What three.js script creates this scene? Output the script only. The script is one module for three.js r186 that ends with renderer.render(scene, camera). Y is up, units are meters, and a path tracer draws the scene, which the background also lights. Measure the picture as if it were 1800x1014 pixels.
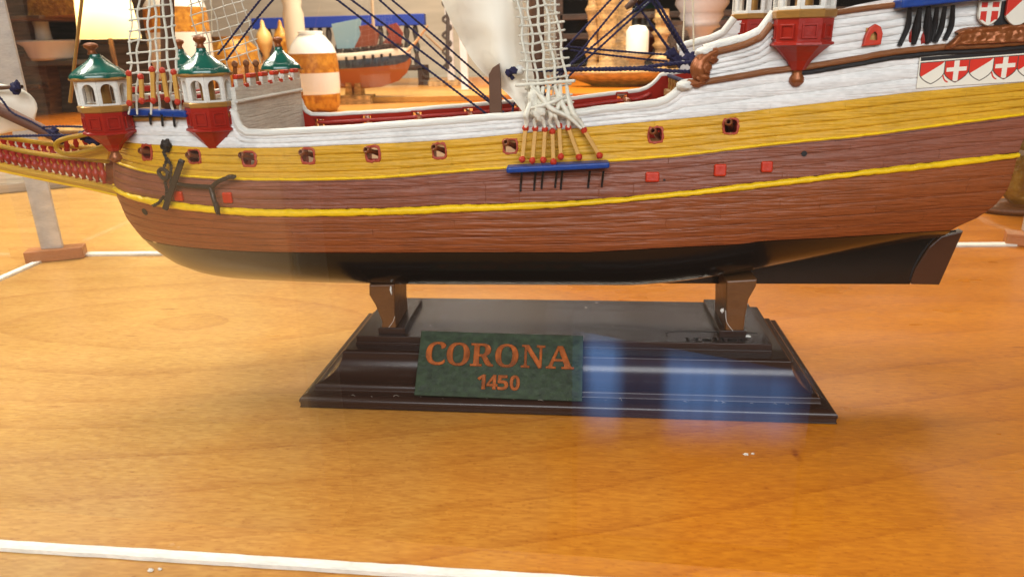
import * as THREE from 'three';
import { RectAreaLightUniformsLib } from 'three/addons/lights/RectAreaLightUniformsLib.js';
import { mergeGeometries } from 'three/addons/utils/BufferGeometryUtils.js';
import { RoundedBoxGeometry } from 'three/addons/geometries/RoundedBoxGeometry.js';
import { FontLoader } from 'three/addons/loaders/FontLoader.js';
import { TextGeometry } from 'three/addons/geometries/TextGeometry.js';

// ---------- camera, ambient, lamps, exposure ----------
const scene = new THREE.Scene();
const V = (x, y, z) => new THREE.Vector3(x, y, z);
const DEG = Math.PI / 180, FPX = 1255.98;
const camera = new THREE.PerspectiveCamera(2 * Math.atan(507 / FPX) / DEG, 1024 / 576, 0.01, 30);
camera.position.set(0.00519, 0.16091, 0.28724);
camera.rotation.set(-19.0935 * DEG, 4.9801 * DEG, -1.387 * DEG, 'YXZ');
camera.updateMatrixWorld(true);
camera.focus = 0.35;
camera.userData.fStop = 26;
const renderer = new THREE.WebGLRenderer({ antialias: true });
renderer.setSize(1024, 576);
renderer.toneMapping = THREE.LinearToneMapping;
renderer.toneMappingExposure = 1.08;
renderer.shadowMap.enabled = true;
scene.background = new THREE.Color().setRGB(0.075, 0.063, 0.05);
RectAreaLightUniformsLib.init();

// ---------- helpers ----------
let seed = 7;
const rnd = () => { seed = (seed * 1664525 + 1013904223) >>> 0; return seed / 4294967296; };
const rr = (a, b) => a + (b - a) * rnd();
const lerp = (a, b, t) => a + (b - a) * t, clamp = (x, a = 0, b = 1) => Math.min(b, Math.max(a, x));
const sstep = (a, b, x) => { const t = clamp((x - a) / (b - a)); return t * t * (3 - 2 * t); };
// a direction through a point of the photograph (1800 x 1014) and where it meets a plane of the place
const dirOf = (u, v) => V((u - 900) / FPX, -(v - 507) / FPX, -1).applyQuaternion(camera.quaternion);
const P = (u, v, z) => { const d = dirOf(u, v); return d.multiplyScalar((z - camera.position.z) / d.z).add(camera.position); };
const PY = (u, v, y) => { const d = dirOf(u, v); return d.multiplyScalar((y - camera.position.y) / d.y).add(camera.position); };
const PX = (u, v, x) => { const d = dirOf(u, v); return d.multiplyScalar((x - camera.position.x) / d.x).add(camera.position); };
const pxAt = (u, v, z) => P(u + 1, v, z).distanceTo(P(u, v, z));   // metres per photograph pixel there

const bases = new WeakMap(), taken = new Map();
const numbered = (n) => { const k = taken.get(n) ?? 0; taken.set(n, k + 1); return k ? `${n}_${String(k).padStart(3, '0')}` : n; };
function thing(name, label, category, base, group) {
  const o = new THREE.Group(); o.name = numbered(name); o.position.copy(base); scene.add(o);
  o.userData.label = label; o.userData.category = category; if (group) o.userData.group = group;
  bases.set(o, base.clone());
  return o;
}
function grp(name, parent, label) {
  const o = new THREE.Group(); o.name = name; if (bases.has(parent)) o.position.copy(bases.get(parent)).negate();
  if (label) o.userData.label = label;
  parent.add(o); return o;
}
function M(name, geo, mat, parent, label) {
  if (Array.isArray(geo)) geo = join(geo);
  const m = new THREE.Mesh(geo, mat); m.name = parent ? name : numbered(name);
  m.castShadow = m.receiveShadow = true;
  if (parent && bases.has(parent)) m.position.copy(bases.get(parent)).negate();
  if (label) m.userData.label = label;
  (parent ?? scene).add(m); return m;
}
function setting(name, geo, mat) { const m = M(name, geo, mat); m.userData.kind = 'structure'; return m; }
function clean(g) {
  g = g.index ? g.toNonIndexed() : g;
  for (const k of Object.keys(g.attributes)) if (!['position', 'normal', 'uv'].includes(k)) g.deleteAttribute(k);
  if (!g.attributes.normal) g.computeVertexNormals();
  if (!g.attributes.uv) boxUV(g);
  g.clearGroups(); return g;
}
const join = (list) => mergeGeometries(list.map(clean));
function boxUV(g, s = 0.1) {       // uv in tenths of a metre, u along x wherever it can be
  if (!g.attributes.normal) g.computeVertexNormals();
  const p = g.attributes.position, n = g.attributes.normal, uv = new Float32Array(p.count * 2);
  for (let i = 0; i < p.count; i++) {
    const ax = Math.abs(n.getX(i)), ay = Math.abs(n.getY(i)), az = Math.abs(n.getZ(i));
    let a, b;
    if (az >= ax && az >= ay) { a = p.getX(i); b = p.getY(i); } else if (ay >= ax) { a = p.getX(i); b = p.getZ(i); } else { a = p.getZ(i); b = p.getY(i); }
    uv[i * 2] = a / s; uv[i * 2 + 1] = b / s;
  }
  g.setAttribute('uv', new THREE.BufferAttribute(uv, 2)); return g;
}
const flat = (g) => { g = g.index ? g.toNonIndexed() : g; g.computeVertexNormals(); return boxUV(g); };
function box(x0, x1, y0, y1, z0, z1, r = 0.0004) {
  const g = new RoundedBoxGeometry(x1 - x0, y1 - y0, z1 - z0, 2, Math.min(r, (x1 - x0) * 0.45, (y1 - y0) * 0.45, (z1 - z0) * 0.45));
  g.translate((x0 + x1) / 2, (y0 + y1) / 2, (z0 + z1) / 2); return boxUV(g);
}
// a bar of rectangular section between two points; w across, t in the direction of `side`
function bar(a, b, w, t, side = V(0, 0, 1), r = 0.0003) {
  const d = b.clone().sub(a), L = d.length(), y = d.normalize(), z = side.clone().addScaledVector(y, -side.dot(y)).normalize(), x = y.clone().cross(z);
  const g = new RoundedBoxGeometry(w, L, t, 2, Math.min(r, w * 0.45, t * 0.45)); boxUV(g);
  g.applyMatrix4(new THREE.Matrix4().makeBasis(x, y, z).setPosition(a.clone().add(b).multiplyScalar(0.5))); return g;
}
const path = (pts, closed = false) => new THREE.CatmullRomCurve3(pts, closed, 'centripetal');
const tube = (pts, r, seg = Math.max(2, pts.length * 6), rad = 7, closed = false) => {
  const g = new THREE.TubeGeometry(path(pts, closed), seg, r, rad, closed);
  if (closed) return g;
  const ends = [pts[0], pts[pts.length - 1]].map((p) => { const s = new THREE.SphereGeometry(r, rad, 4); s.translate(p.x, p.y, p.z); return s; });
  return join([g, ...ends]);
};
function taper(pts, radii, seg = 24, rad = 9) {
  const c = path(pts), fr = c.computeFrenetFrames(seg, false), pos = [], idx = [], q = V();
  for (let i = 0; i <= seg; i++) {
    const t = i / seg, k = t * (radii.length - 1), k0 = Math.min(radii.length - 2, Math.floor(k)), r = lerp(radii[k0], radii[k0 + 1], k - k0), p = c.getPoint(t);
    for (let j = 0; j <= rad; j++) { const a = j / rad * 2 * Math.PI; q.copy(p).addScaledVector(fr.normals[i], r * Math.cos(a)).addScaledVector(fr.binormals[i], r * Math.sin(a)); pos.push(q.x, q.y, q.z); }
  }
  for (let i = 0; i < seg; i++) for (let j = 0; j < rad; j++) { const a = i * (rad + 1) + j, b = a + rad + 1; idx.push(a, b, a + 1, b, b + 1, a + 1); }
  const g = new THREE.BufferGeometry(); g.setAttribute('position', new THREE.Float32BufferAttribute(pos, 3)); g.setIndex(idx); g.computeVertexNormals(); return boxUV(g);
}
function rope(pts, r, name, mat, parent, pitch = 0.0032) {   // two twisted strands
  const c = path(pts), L = c.getLength(), n = Math.min(600, Math.max(8, Math.ceil(L / 0.0009))), fr = c.computeFrenetFrames(n, false), gs = [];
  for (let s = 0; s < 2; s++) {
    const q = [];
    for (let i = 0; i <= n; i++) { const a = 2 * Math.PI * (L * i / n / pitch) + s * Math.PI + 0.6 * Math.sin(i * 0.37); q.push(c.getPointAt(i / n).addScaledVector(fr.normals[i], 0.5 * r * Math.cos(a)).addScaledVector(fr.binormals[i], 0.5 * r * Math.sin(a))); }
    gs.push(new THREE.TubeGeometry(new THREE.CatmullRomCurve3(q), n, r * 0.62, 5, false));
  }
  return M(name, gs, mat, parent);
}
const lathe = (pts, seg = 24) => boxUV(new THREE.LatheGeometry(pts.map(([r, y]) => new THREE.Vector2(Math.max(r, 1e-5), y)), seg));
const shiftTo = (g, p) => { g.translate(p.x, p.y, p.z); return g; };
function extrude(pts, depth, bevel = 0) {
  const s = pts instanceof THREE.Shape ? pts : new THREE.Shape(pts.map(([x, y]) => new THREE.Vector2(x, y)));
  return new THREE.ExtrudeGeometry(s, { depth, bevelEnabled: bevel > 0, bevelThickness: bevel, bevelSize: bevel, bevelOffset: -bevel, bevelSegments: 2, curveSegments: 8 });
}
// a lump with an uneven surface
function lump(c, rx, ry, rz, k = 0.15, s = 1) {
  const g = new THREE.SphereGeometry(1, 14, 10), p = g.attributes.position;
  for (let i = 0; i < p.count; i++) { const x = p.getX(i), y = p.getY(i), z = p.getZ(i), f = 1 + k * Math.sin(5 * x + s) * Math.cos(6 * y + 2 * s) + k * Math.sin(7 * z + 3 * s + 4 * x); p.setXYZ(i, c.x + rx * f * x, c.y + ry * f * y, c.z + rz * f * z); }
  g.computeVertexNormals(); return g;
}

// ---------- noise and textures ----------
const LAT = new Float32Array(65536); for (let i = 0; i < 65536; i++) LAT[i] = rnd();
function vn(x, y) {
  const xi = Math.floor(x), yi = Math.floor(y), fx = x - xi, fy = y - yi, sx = fx * fx * (3 - 2 * fx), sy = fy * fy * (3 - 2 * fy);
  const a = LAT[((yi & 255) << 8) | (xi & 255)], b = LAT[((yi & 255) << 8) | ((xi + 1) & 255)], c = LAT[(((yi + 1) & 255) << 8) | (xi & 255)], d = LAT[(((yi + 1) & 255) << 8) | ((xi + 1) & 255)];
  return a + (b - a) * sx + (c - a + (a - b - c + d) * sx) * sy;
}
const fbm = (x, y, o = 4) => { let s = 0, a = 0.5, t = 0; for (let i = 0; i < o; i++) { s += a * vn(x, y); t += a; a *= 0.5; x = x * 2.03 + 17.3; y = y * 2.03 + 9.1; } return s / t; };
function tex(w, h, fn, srgb = false, wrap = THREE.MirroredRepeatWrapping) {
  const d = new Uint8Array(w * h * 4), o = [0, 0, 0];
  for (let y = 0; y < h; y++) for (let x = 0; x < w; x++) { fn(x / w, y / h, o); const i = (y * w + x) * 4; d[i] = clamp(o[0]) * 255; d[i + 1] = clamp(o[1]) * 255; d[i + 2] = clamp(o[2]) * 255; d[i + 3] = 255; }
  const t = new THREE.DataTexture(d, w, h); t.wrapS = t.wrapT = wrap; t.magFilter = THREE.LinearFilter; t.minFilter = THREE.LinearMipmapLinearFilter; t.generateMipmaps = true;
  if (srgb) t.colorSpace = THREE.SRGBColorSpace; t.needsUpdate = true; return t;
}
const grey = (f) => (u, v, o) => { o[0] = o[1] = o[2] = f(u, v); };
// moulded plank grain: long streaks, ridges and nicks (tile = 0.1 m)
const T_grain = tex(1024, 1024, grey((u, v) => {
  const w = v + 0.006 * fbm(u * 5, v * 5, 3), a = fbm(u * 5, w * 95, 3), b = vn(u * 16 + 40, w * 200 + 11), c = fbm(u * 2.6 + 70, w * 50, 2);
  const ridge = Math.pow(1 - Math.abs(2 * c - 1), 6), dash = vn(u * 60, w * 120 + 50) > 0.86 ? 0.25 : 0;
  const cr = Math.floor(v * 26), cu = u * 7 + 3.7 * LAT[cr & 255], ci = Math.floor(cu), tick = LAT[(ci * 31 + cr * 17) & 65535] < 0.12 && Math.abs(cu - ci - 0.5) < 0.007 ? 0.22 : 0;
  return 0.5 - tick + 0.5 * (a - 0.5) + 0.25 * (b - 0.5) - 0.38 * ridge + dash * (b - 0.3);
}));
const T_paint = tex(512, 512, grey((u, v) => 0.95 + 0.14 * (fbm(u * 8, v * 20, 4) - 0.5) + 0.07 * (vn(u * 60, v * 180) - 0.5)), true);
const T_brush = tex(512, 512, grey((u, v) => fbm(u * 30, v * 30, 4)));
const T_mottle = tex(512, 512, grey((u, v) => 0.8 + 0.5 * (fbm(u * 40, v * 40, 4) - 0.5) + (vn(u * 150, v * 150) > 0.9 ? 0.14 : 0)), true);
const T_rough = tex(512, 512, (u, v, o) => { const n = 0.62 + 0.5 * (fbm(u * 16, v * 22, 4) - 0.35); o[0] = o[1] = o[2] = n; });
const T_weave = tex(512, 512, grey((u, v) => 0.5 + 0.22 * Math.sin(u * 512 * 0.8) * Math.cos(v * 512 * 0.07 + 3 * vn(u * 40, v * 12)) + 0.22 * Math.sin(v * 512 * 0.8) + 0.3 * (vn(u * 120, v * 120) - 0.5)));
// table top: plain sawn figure, fibres and pores; 0.9 m x 0.45 m
const KNOTS = [[95, 714, 0.0035, 0.0006], [298, 543, 0.006, 0.0008], [230, 590, 0.003, 0.0005], [1440, 742, 0.004, 0.0006], [1400, 800, 0.0012, 0.004], [1790, 610, 0.004, 0.0006]].map(([u, v, w, h]) => { const p = PY(u, v, 0); return [p.x + 0.45, p.z + 0.34, w, h]; });
function ringWood(u, v, o) {
  const x = u * 0.9, z = v * 0.45, n = fbm(x * 5, z * 16, 3) - 0.5, n2 = fbm(x * 2.2 + 30, z * 6 + 5, 3) - 0.5;
  const cz = 0.19 + 0.05 * Math.sin(x * 4.1 + 1.2), hh = 0.02 + 0.085 * Math.abs(Math.sin((x - 0.22) * 3.1)) + 0.035 * n2;
  const r = Math.sqrt((z - cz + 0.016 * n) ** 2 + hh * hh) / 0.026 + 1.5 * n2, fr = r - Math.floor(r);
  const late = Math.pow(fr, 7) * (0.45 + 0.55 * vn(Math.floor(r) * 7.3, x * 3)), body = fbm(x * 14, z * 90, 3);
  const fib = fbm(x * 280, z * 1500, 2), pore = vn(x * 420 + 3, z * 1900) > 0.86 ? 1 : 0, spot = fbm(x * 40, z * 60 + 20, 2);
  let k = 1 - 0.15 * late + 0.06 * (body - 0.5) + 0.25 * (fib - 0.5) - 0.1 * pore + 0.05 * (spot - 0.5) + 0.22 * n2;
  for (const [a, b, w, h] of KNOTS) { const d = ((x - a) / w) ** 2 + ((z - b) / h) ** 2; if (d < 9) k -= 0.34 * Math.exp(-d) * (0.5 + vn(x * 900, z * 900)); }
  // brighter light at the left painted in: paler wood, stepped along the grain
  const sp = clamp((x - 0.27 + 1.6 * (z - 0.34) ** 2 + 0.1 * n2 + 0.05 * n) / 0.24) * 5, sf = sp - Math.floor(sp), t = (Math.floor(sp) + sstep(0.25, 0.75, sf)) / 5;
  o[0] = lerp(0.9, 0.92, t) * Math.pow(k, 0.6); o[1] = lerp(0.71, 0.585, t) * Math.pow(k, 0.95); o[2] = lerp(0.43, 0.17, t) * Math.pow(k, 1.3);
}
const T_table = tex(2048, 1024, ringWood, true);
const T_tableBump = tex(1024, 1024, grey((u, v) => { const x = u * 0.45, z = v * 0.45; return fbm(x * 130, z * 760, 2) - (vn(x * 260 + 3, z * 1500) > 0.86 ? 0.3 : 0); }));
const T_oldwood = tex(512, 512, (u, v, o) => { const g = fbm(u * 4, v * 60, 4), k = 0.72 + 0.55 * (g - 0.5) + 0.2 * (fbm(u * 3, v * 5, 3) - 0.5); o[0] = k; o[1] = k * 0.98; o[2] = k * 0.95; }, true);
const T_gold = tex(256, 256, (u, v, o) => { const g = fbm(u * 12, v * 12, 4); o[0] = 0.7 + 0.4 * (g - 0.3); o[1] = 0.62 + 0.5 * (g - 0.35); o[2] = 0.5 + 0.5 * (g - 0.4); }, true);
const rep = (t, x, y = x, ox = 0, oy = 0) => { const c = t.clone(); c.repeat.set(x, y); c.offset.set(ox, oy); c.needsUpdate = true; return c; };

const C = (r, g, b) => new THREE.Color().setRGB(r / 255, g / 255, b / 255, THREE.SRGBColorSpace);
const mat = (r, g, b, rough, opt = {}) => new THREE.MeshPhysicalMaterial({ color: C(r, g, b), roughness: rough, specularIntensity: 0.8, side: THREE.DoubleSide, ...opt });
const paint = (r, g, b, rough = 0.45, bump = 0.00022, opt = {}) => mat(r, g, b, rough, { map: T_paint, bumpMap: T_brush, bumpScale: bump, ...opt });
const K = {
  white: paint(228, 224, 214, 0.5), whitePlank: paint(234, 231, 226, 0.5, 0.00036, { bumpMap: T_grain }),
  ochre: paint(216, 162, 30, 0.5, 0.0005, { bumpMap: T_grain }), yellow: paint(244, 200, 8, 0.42, 0.0003),
  mauve: paint(140, 80, 58, 0.46, 0.0007, { bumpMap: T_grain }), brown: paint(146, 77, 36, 0.46, 0.0007, { bumpMap: T_grain }), under: paint(22, 16, 13, 0.17, 0.00005),
  red: paint(158, 26, 6, 0.4, 0.0002), redIn: paint(158, 28, 10, 0.36, 0.0002), orange: paint(198, 48, 10, 0.4, 0.0002),
  green: paint(14, 92, 76, 0.2, 0.00012, { clearcoat: 0.6, clearcoatRoughness: 0.12 }),
  blue: paint(18, 62, 142, 0.38, 0.0003), navy: mat(34, 30, 64, 0.85, { bumpMap: T_brush, bumpScale: 0.0001 }), black: paint(26, 24, 26, 0.5),
  copper: paint(150, 84, 40, 0.36, 0.0002, { metalness: 0.35 }), gold: paint(176, 128, 62, 0.36, 0.0002, { metalness: 0.35 }),
  trim: paint(138, 82, 38, 0.42, 0.0003), deck: paint(150, 108, 62, 0.6, 0.0003, { bumpMap: T_grain }),
  net: paint(232, 226, 208, 0.6, 0.0002), thread: mat(214, 200, 170, 0.8), grey: paint(216, 211, 198, 0.62, 0.0003, { bumpMap: T_grain }),
  bar: paint(206, 152, 62, 0.5), iron: paint(58, 48, 42, 0.34, 0.0003, { metalness: 0.3 }), post: paint(98, 64, 42, 0.5, 0.0002, { bumpMap: T_grain }),
  sail: mat(246, 240, 224, 0.9, { bumpMap: rep(T_weave, 4), bumpScale: 0.0001, transmission: 0.15, thickness: 0 }),
  stand: mat(50, 31, 23, 0.24, { specularIntensity: 0.7, bumpMap: rep(T_brush, 0.3), bumpScale: 0.00002 }),
  pillar: paint(112, 72, 38, 0.4, 0.0002), plaque: mat(48, 66, 38, 0.62, { map: T_mottle, bumpMap: T_brush, bumpScale: 0.0005 }), letter: paint(192, 98, 32, 0.36, 0.0002, { map: T_mottle, metalness: 0.2 }),
  portRed: paint(172, 62, 32, 0.42, 0.0003), barrel: paint(138, 74, 38, 0.36, 0.0002, { metalness: 0.2 }), dark: mat(20, 15, 13, 0.6), glue: mat(225, 222, 214, 0.3),
};

// ---------- table ----------
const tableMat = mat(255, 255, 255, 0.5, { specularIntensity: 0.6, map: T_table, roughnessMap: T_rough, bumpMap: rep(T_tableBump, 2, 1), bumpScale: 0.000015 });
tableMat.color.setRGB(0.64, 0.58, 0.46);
function tableBoard(x0, x1, z0, z1, yTop, t, du = 0, dv = 0) {
  const g = new RoundedBoxGeometry(x1 - x0, t, z1 - z0, 2, 0.0015); g.translate((x0 + x1) / 2, yTop - t / 2, (z0 + z1) / 2);
  const p = g.attributes.position, uv = g.attributes.uv; for (let i = 0; i < p.count; i++) uv.setXY(i, (p.getX(i) + 0.45) / 0.9 + du, (p.getZ(i) - (yTop - p.getY(i)) + 0.34) / 0.45 + dv);
  return g;
}
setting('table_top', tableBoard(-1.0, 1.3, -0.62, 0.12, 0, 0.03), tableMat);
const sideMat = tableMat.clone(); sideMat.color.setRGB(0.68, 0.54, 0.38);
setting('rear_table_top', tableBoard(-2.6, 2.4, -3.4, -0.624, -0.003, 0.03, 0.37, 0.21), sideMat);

// ---------- the ship: hull surface ----------
const ZC = -0.0565;
const curve1 = (pts) => {           // smooth y(x) through points
  const p = pts.slice().sort((a, b) => a[0] - b[0]), n = p.length, m = [];
  for (let i = 0; i < n; i++) { const a = p[Math.max(0, i - 1)], b = p[Math.min(n - 1, i + 1)]; m.push((b[1] - a[1]) / Math.max(1e-9, b[0] - a[0])); }
  return (x) => {
    if (x <= p[0][0]) return p[0][1] + m[0] * Math.max(-0.02, x - p[0][0]); if (x >= p[n - 1][0]) return p[n - 1][1] + m[n - 1] * Math.min(0.06, x - p[n - 1][0]);
    let i = 0; while (p[i + 1][0] < x) i++;
    const h = p[i + 1][0] - p[i][0], t = (x - p[i][0]) / h, t2 = t * t, t3 = t2 * t;
    return (2 * t3 - 3 * t2 + 1) * p[i][1] + (t3 - 2 * t2 + t) * h * m[i] + (-2 * t3 + 3 * t2) * p[i + 1][1] + (t3 - t2) * h * m[i + 1];
  };
};
const lin1 = (pts) => { const p = pts.slice().sort((a, b) => a[0] - b[0]); return (x) => { if (x <= p[0][0]) return p[0][1]; for (let i = 1; i < p.length; i++) if (x <= p[i][0]) return lerp(p[i - 1][1], p[i][1], (x - p[i - 1][0]) / Math.max(1e-9, p[i][0] - p[i - 1][0])); return p[p.length - 1][1]; }; };
const stemX = lin1([[214, 200], [213, 250], [214, 300], [217, 330], [224, 350], [233, 375], [250, 402], [272, 428], [305, 455], [350, 476], [405, 488], [480, 495], [600, 499]].map(([u, v]) => { const p = P(u, v, ZC); return [p.y, p.x]; }));
const sternX = lin1([[1690, 405], [1722, 387], [1748, 362], [1765, 330], [1776, 280], [1788, 250], [1804, 222], [1832, 150], [1850, 60], [1866, -40]].map(([u, v]) => { const p = P(u, v, ZC + 0.03); return [p.y, p.x]; }));
const bottomY = (x) => lerp(0.0466, 0.0735, Math.pow(sstep(0.03, 0.225, x), 0.85));
function hb(x, y) {
  const t = clamp((y - bottomY(x)) / 0.043), S = Math.pow(Math.max(0, 1 - (1 - t) ** 2), 0.46);
  const th = 1 - 0.09 * clamp((y - 0.1) / 0.03) - 0.1 * clamp((y - 0.13) / 0.05);
  const Le = lerp(0.075, 0.14, clamp((0.1 - y) / 0.05)), e = clamp((x - stemX(y)) / Le), F = Math.pow(1 - Math.pow(1 - e, 2.2), 0.55);
  const s = clamp((x - 0.05) / 0.15), G = 1 - 0.26 * s * s;
  return 0.0455 * S * th * F * G;
}
function PH(u, v, off = 0) { let z = ZC + 0.04, p; for (let i = 0; i < 70; i++) { p = P(u, v, z); z = lerp(z, ZC + hb(p.x, p.y) + off, 0.5); } return p; }
const nrm = (x, y) => { const e = 0.0008; return V(-(hb(x + e, y) - hb(x - e, y)) / (2 * e), -(hb(x, y + e) - hb(x, y - e)) / (2 * e), 1).normalize(); };
const onHull = (x, y, off = 0, side = 1) => { const n = nrm(x, y), p = V(x, y, ZC + hb(x, y)).addScaledVector(n, off); if (side < 0) p.z = 2 * ZC - p.z; return p; };
const px2 = (list, off = 0) => curve1(list.map(([u, v]) => { const p = PH(u, v, off); return [p.x, p.y]; }));
// lines of the hull, followed along the photograph
const L_top = lin1([[214, 208], [300, 205], [405, 200], [409, 203], [413, 216], [420, 228], [432, 235], [470, 236], [540, 232], [620, 228], [700, 221], [780, 216], [860, 209], [923, 205], [1005, 202], [1059, 195], [1110, 189], [1155, 184], [1172, 178], [1185, 169], [1196, 158], [1203, 149], [1260, 141], [1350, 125], [1425, 117], [1500, 104], [1575, 91], [1656, 83], [1730, 80], [1800, 74], [1850, 66]].map(([u, v]) => { const p = PH(u, v); return [p.x, p.y]; }));
const L_ochT = px2([[222, 250], [300, 256], [380, 260], [450, 260], [520, 259], [600, 255], [700, 251], [800, 245], [900, 236], [1035, 223], [1150, 213], [1270, 202], [1350, 192], [1475, 178], [1600, 163], [1700, 154], [1798, 145]]);
const L_ochB = px2([[223, 294], [275, 306], [350, 313], [450, 317], [560, 317], [675, 313], [776, 305], [850, 299], [950, 293], [1075, 284], [1190, 275], [1300, 262], [1400, 251], [1505, 241], [1660, 221], [1798, 203]]);
const L_walT = px2([[219, 338], [275, 350], [363, 362], [450, 367], [560, 368], [675, 366], [780, 361], [850, 359], [960, 355], [1075, 348], [1190, 337], [1300, 324], [1400, 313], [1535, 297], [1675, 281], [1774, 270]]);
const L_walB = px2([[221, 346], [275, 362], [363, 374], [450, 381], [560, 381], [675, 379], [780, 375], [850, 372], [960, 367], [1075, 358], [1190, 347], [1300, 336], [1400, 324], [1535, 308], [1675, 293], [1774, 280]]);
const L_wl = px2([[290, 430], [350, 437], [450, 443], [560, 445], [675, 445], [800, 444], [900, 444], [1025, 444], [1175, 436], [1300, 430], [1350, 424], [1505, 416], [1629, 408], [1688, 405]]);
const L_top2 = lin1([[1236, 92], [1262, 85], [1310, 73], [1338, 60], [1352, 42], [1362, 28], [1405, 24], [1468, 20], [1575, 6], [1620, -6], [1700, -22], [1800, -36], [1860, -44]].map(([u, v]) => { const p = PH(u, v); return [p.x, p.y]; }));

// a sheet of hull between two lines; columns follow the stem and the stern
function hullGrid(lo, hi, { nx = 150, rows = [0, 1], offs = [0, 0], s0 = 0, s1 = 1, side = 1, hole = null, inner = 0, uvFrom = null, pow = 1 } = {}) {
  const pos = [], uv = [], idx = [], R = rows.length, keep = [];
  for (let i = 0; i <= nx; i++) {
    const q = i / nx, s = lerp(s0, s1, s0 > 0 ? q : 0.35 * q + 0.65 * q * q * (1.6 - 0.6 * q) * 1.0 + 0);
    for (let j = 0; j < R; j++) {
      let x = lerp(-0.22, 0.2, s), y = 0;
      for (let k = 0; k < 6; k++) { const a = lo(x), b = hi(x); y = lerp(a, b, Math.pow(rows[j], pow)); x = lerp(stemX(y) + 0.00005, sternX(y), s); }
      const p = onHull(x, y, offs[j] - inner, 1);
      if (side < 0) p.z = 2 * ZC - p.z;
      pos.push(p.x, p.y, p.z); keep.push([x, y]);
      if (uvFrom) uv.push(q, rows[j]); else uv.push(x / 0.1 + (side < 0 ? 3.3 : 0), y / 0.1);
    }
  }
  for (let i = 0; i < nx; i++) for (let j = 0; j < R - 1; j++) {
    const a = i * R + j, b = a + R;
    if (hole) { const x = (keep[a][0] + keep[b + 1][0]) / 2, y = (keep[a][1] + keep[b + 1][1]) / 2; if (hole(x, y)) continue; }
    if (side > 0) idx.push(a, b, b + 1, a, b + 1, a + 1); else idx.push(a, b + 1, b, a, a + 1, b + 1);
  }
  const g = new THREE.BufferGeometry(); g.setAttribute('position', new THREE.Float32BufferAttribute(pos, 3)); g.setAttribute('uv', new THREE.Float32BufferAttribute(uv, 2)); g.setIndex(idx); g.computeVertexNormals(); return g;
}
const sOf = (x, y) => (x - stemX(y)) / (sternX(y) - stemX(y));
const ship = thing('model_ship', 'painted model sailing ship with ochre and brown hull and green domed turrets, on dark stand', 'model ship', V(0, 0.045, ZC));

// gun ports (photograph points), also used as holes
const PORTS = [[258, 268], [341, 275], [437, 279], [541, 274], [655, 270], [772, 265], [897, 257], [1153, 237], [1285, 222]].map(([u, v]) => { const p = PH(u, v); return [p.x, p.y]; });
const FPORTS = [[-0.13, 0.1218], [-0.104, 0.1228], [-0.0765, 0.1243], [-0.049, 0.1258], [-0.0225, 0.1273], [0.031, 0.1318]];
const HW = 0.0027, HH = 0.0029;
const hole = (x, y) => PORTS.some(([a, b]) => Math.abs(x - a) < HW && Math.abs(y - b) < HH);
const farHole = (x, y) => FPORTS.some(([a, b]) => Math.abs(x - a) < HW && Math.abs(y - b) < HH);
function planks(name, lo, hi, n, material, opt = {}, label) {
  const g = grp(name, ship, label), rows = opt.rows ?? [0, 0.06, 0.5, 0.94, 1], d = (opt.groove ?? 0.00035) * 1.8;
  for (let i = 0; i < n; i++) {
    const a = (x) => lerp(lo(x), hi(x), i / n), b = (x) => lerp(lo(x), hi(x), (i + 1) / n), o = rr(-0.00008, 0.00012);
    M('plank', hullGrid(a, b, { ...opt, rows, offs: rows.map((t) => (t === 0 || t === 1 ? -d : o)) }), material, g);
  }
  return g;
}
const fineRows = [0, 0.06, 0.3, 0.5, 0.7, 0.94, 1];
const xBreak = 0.056;
planks('white_topside', L_ochT, L_top, 3, K.whitePlank, { nx: 260 }, 'white painted upper planking');
planks('ochre_band', L_ochB, L_ochT, 4, K.ochre, { nx: 720, rows: fineRows, hole, groove: 0.00028 }, 'ochre band pierced by gun ports');
planks('brown_band', L_walT, L_ochB, 3, K.mauve, { nx: 160, groove: 0.00025 }, 'brown planking above the yellow wale');
planks('lower_planking', L_wl, L_walB, 5, K.brown, { nx: 160, groove: 0.00025 }, 'brown planking below the yellow wale');
const jag = (f, a, k) => (x) => f(x) + a * (fbm(x * 380 + k, k, 3) - 0.5);
M('wale', hullGrid(jag(L_walB, 0.0006, 3), jag(L_walT, 0.0008, 8), { nx: 420, rows: [0, 0.12, 0.35, 0.65, 0.88, 1], offs: [-0.0003, 0.0009, 0.0013, 0.0013, 0.0009, -0.0003] }), K.yellow, ship, 'bright yellow raised wale');
M('trim_line', hullGrid(jag((x) => L_ochB(x) - 0.0002, 0.0004, 13), jag((x) => L_ochB(x) + 0.0011, 0.0005, 17), { nx: 420, rows: [0, 0.25, 0.75, 1], offs: [-0.0003, 0.0007, 0.0007, -0.0002] }), K.yellow, ship, 'thin bright yellow line under the ochre band');
M('trim_line', hullGrid(jag((x) => L_ochB(x) - 0.0012, 0.0004, 23), jag((x) => L_ochB(x) - 0.0002, 0.0003, 13), { nx: 300, rows: [0, 0.5, 1], offs: [-0.0002, 0.0002, -0.0002] }), K.black, ship, 'thin dark line under the ochre band');
const keelLine = (x) => bottomY(x) + 0.00002;
const uRows = [0, 0.06, 0.12, 0.2, 0.3, 0.4, 0.5, 0.6, 0.7, 0.8, 0.9, 1];
M('underbody', hullGrid(keelLine, L_wl, { nx: 170, rows: uRows, offs: uRows.map(() => 0), pow: 1.8 }), K.under, ship, 'black painted underbody');
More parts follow.
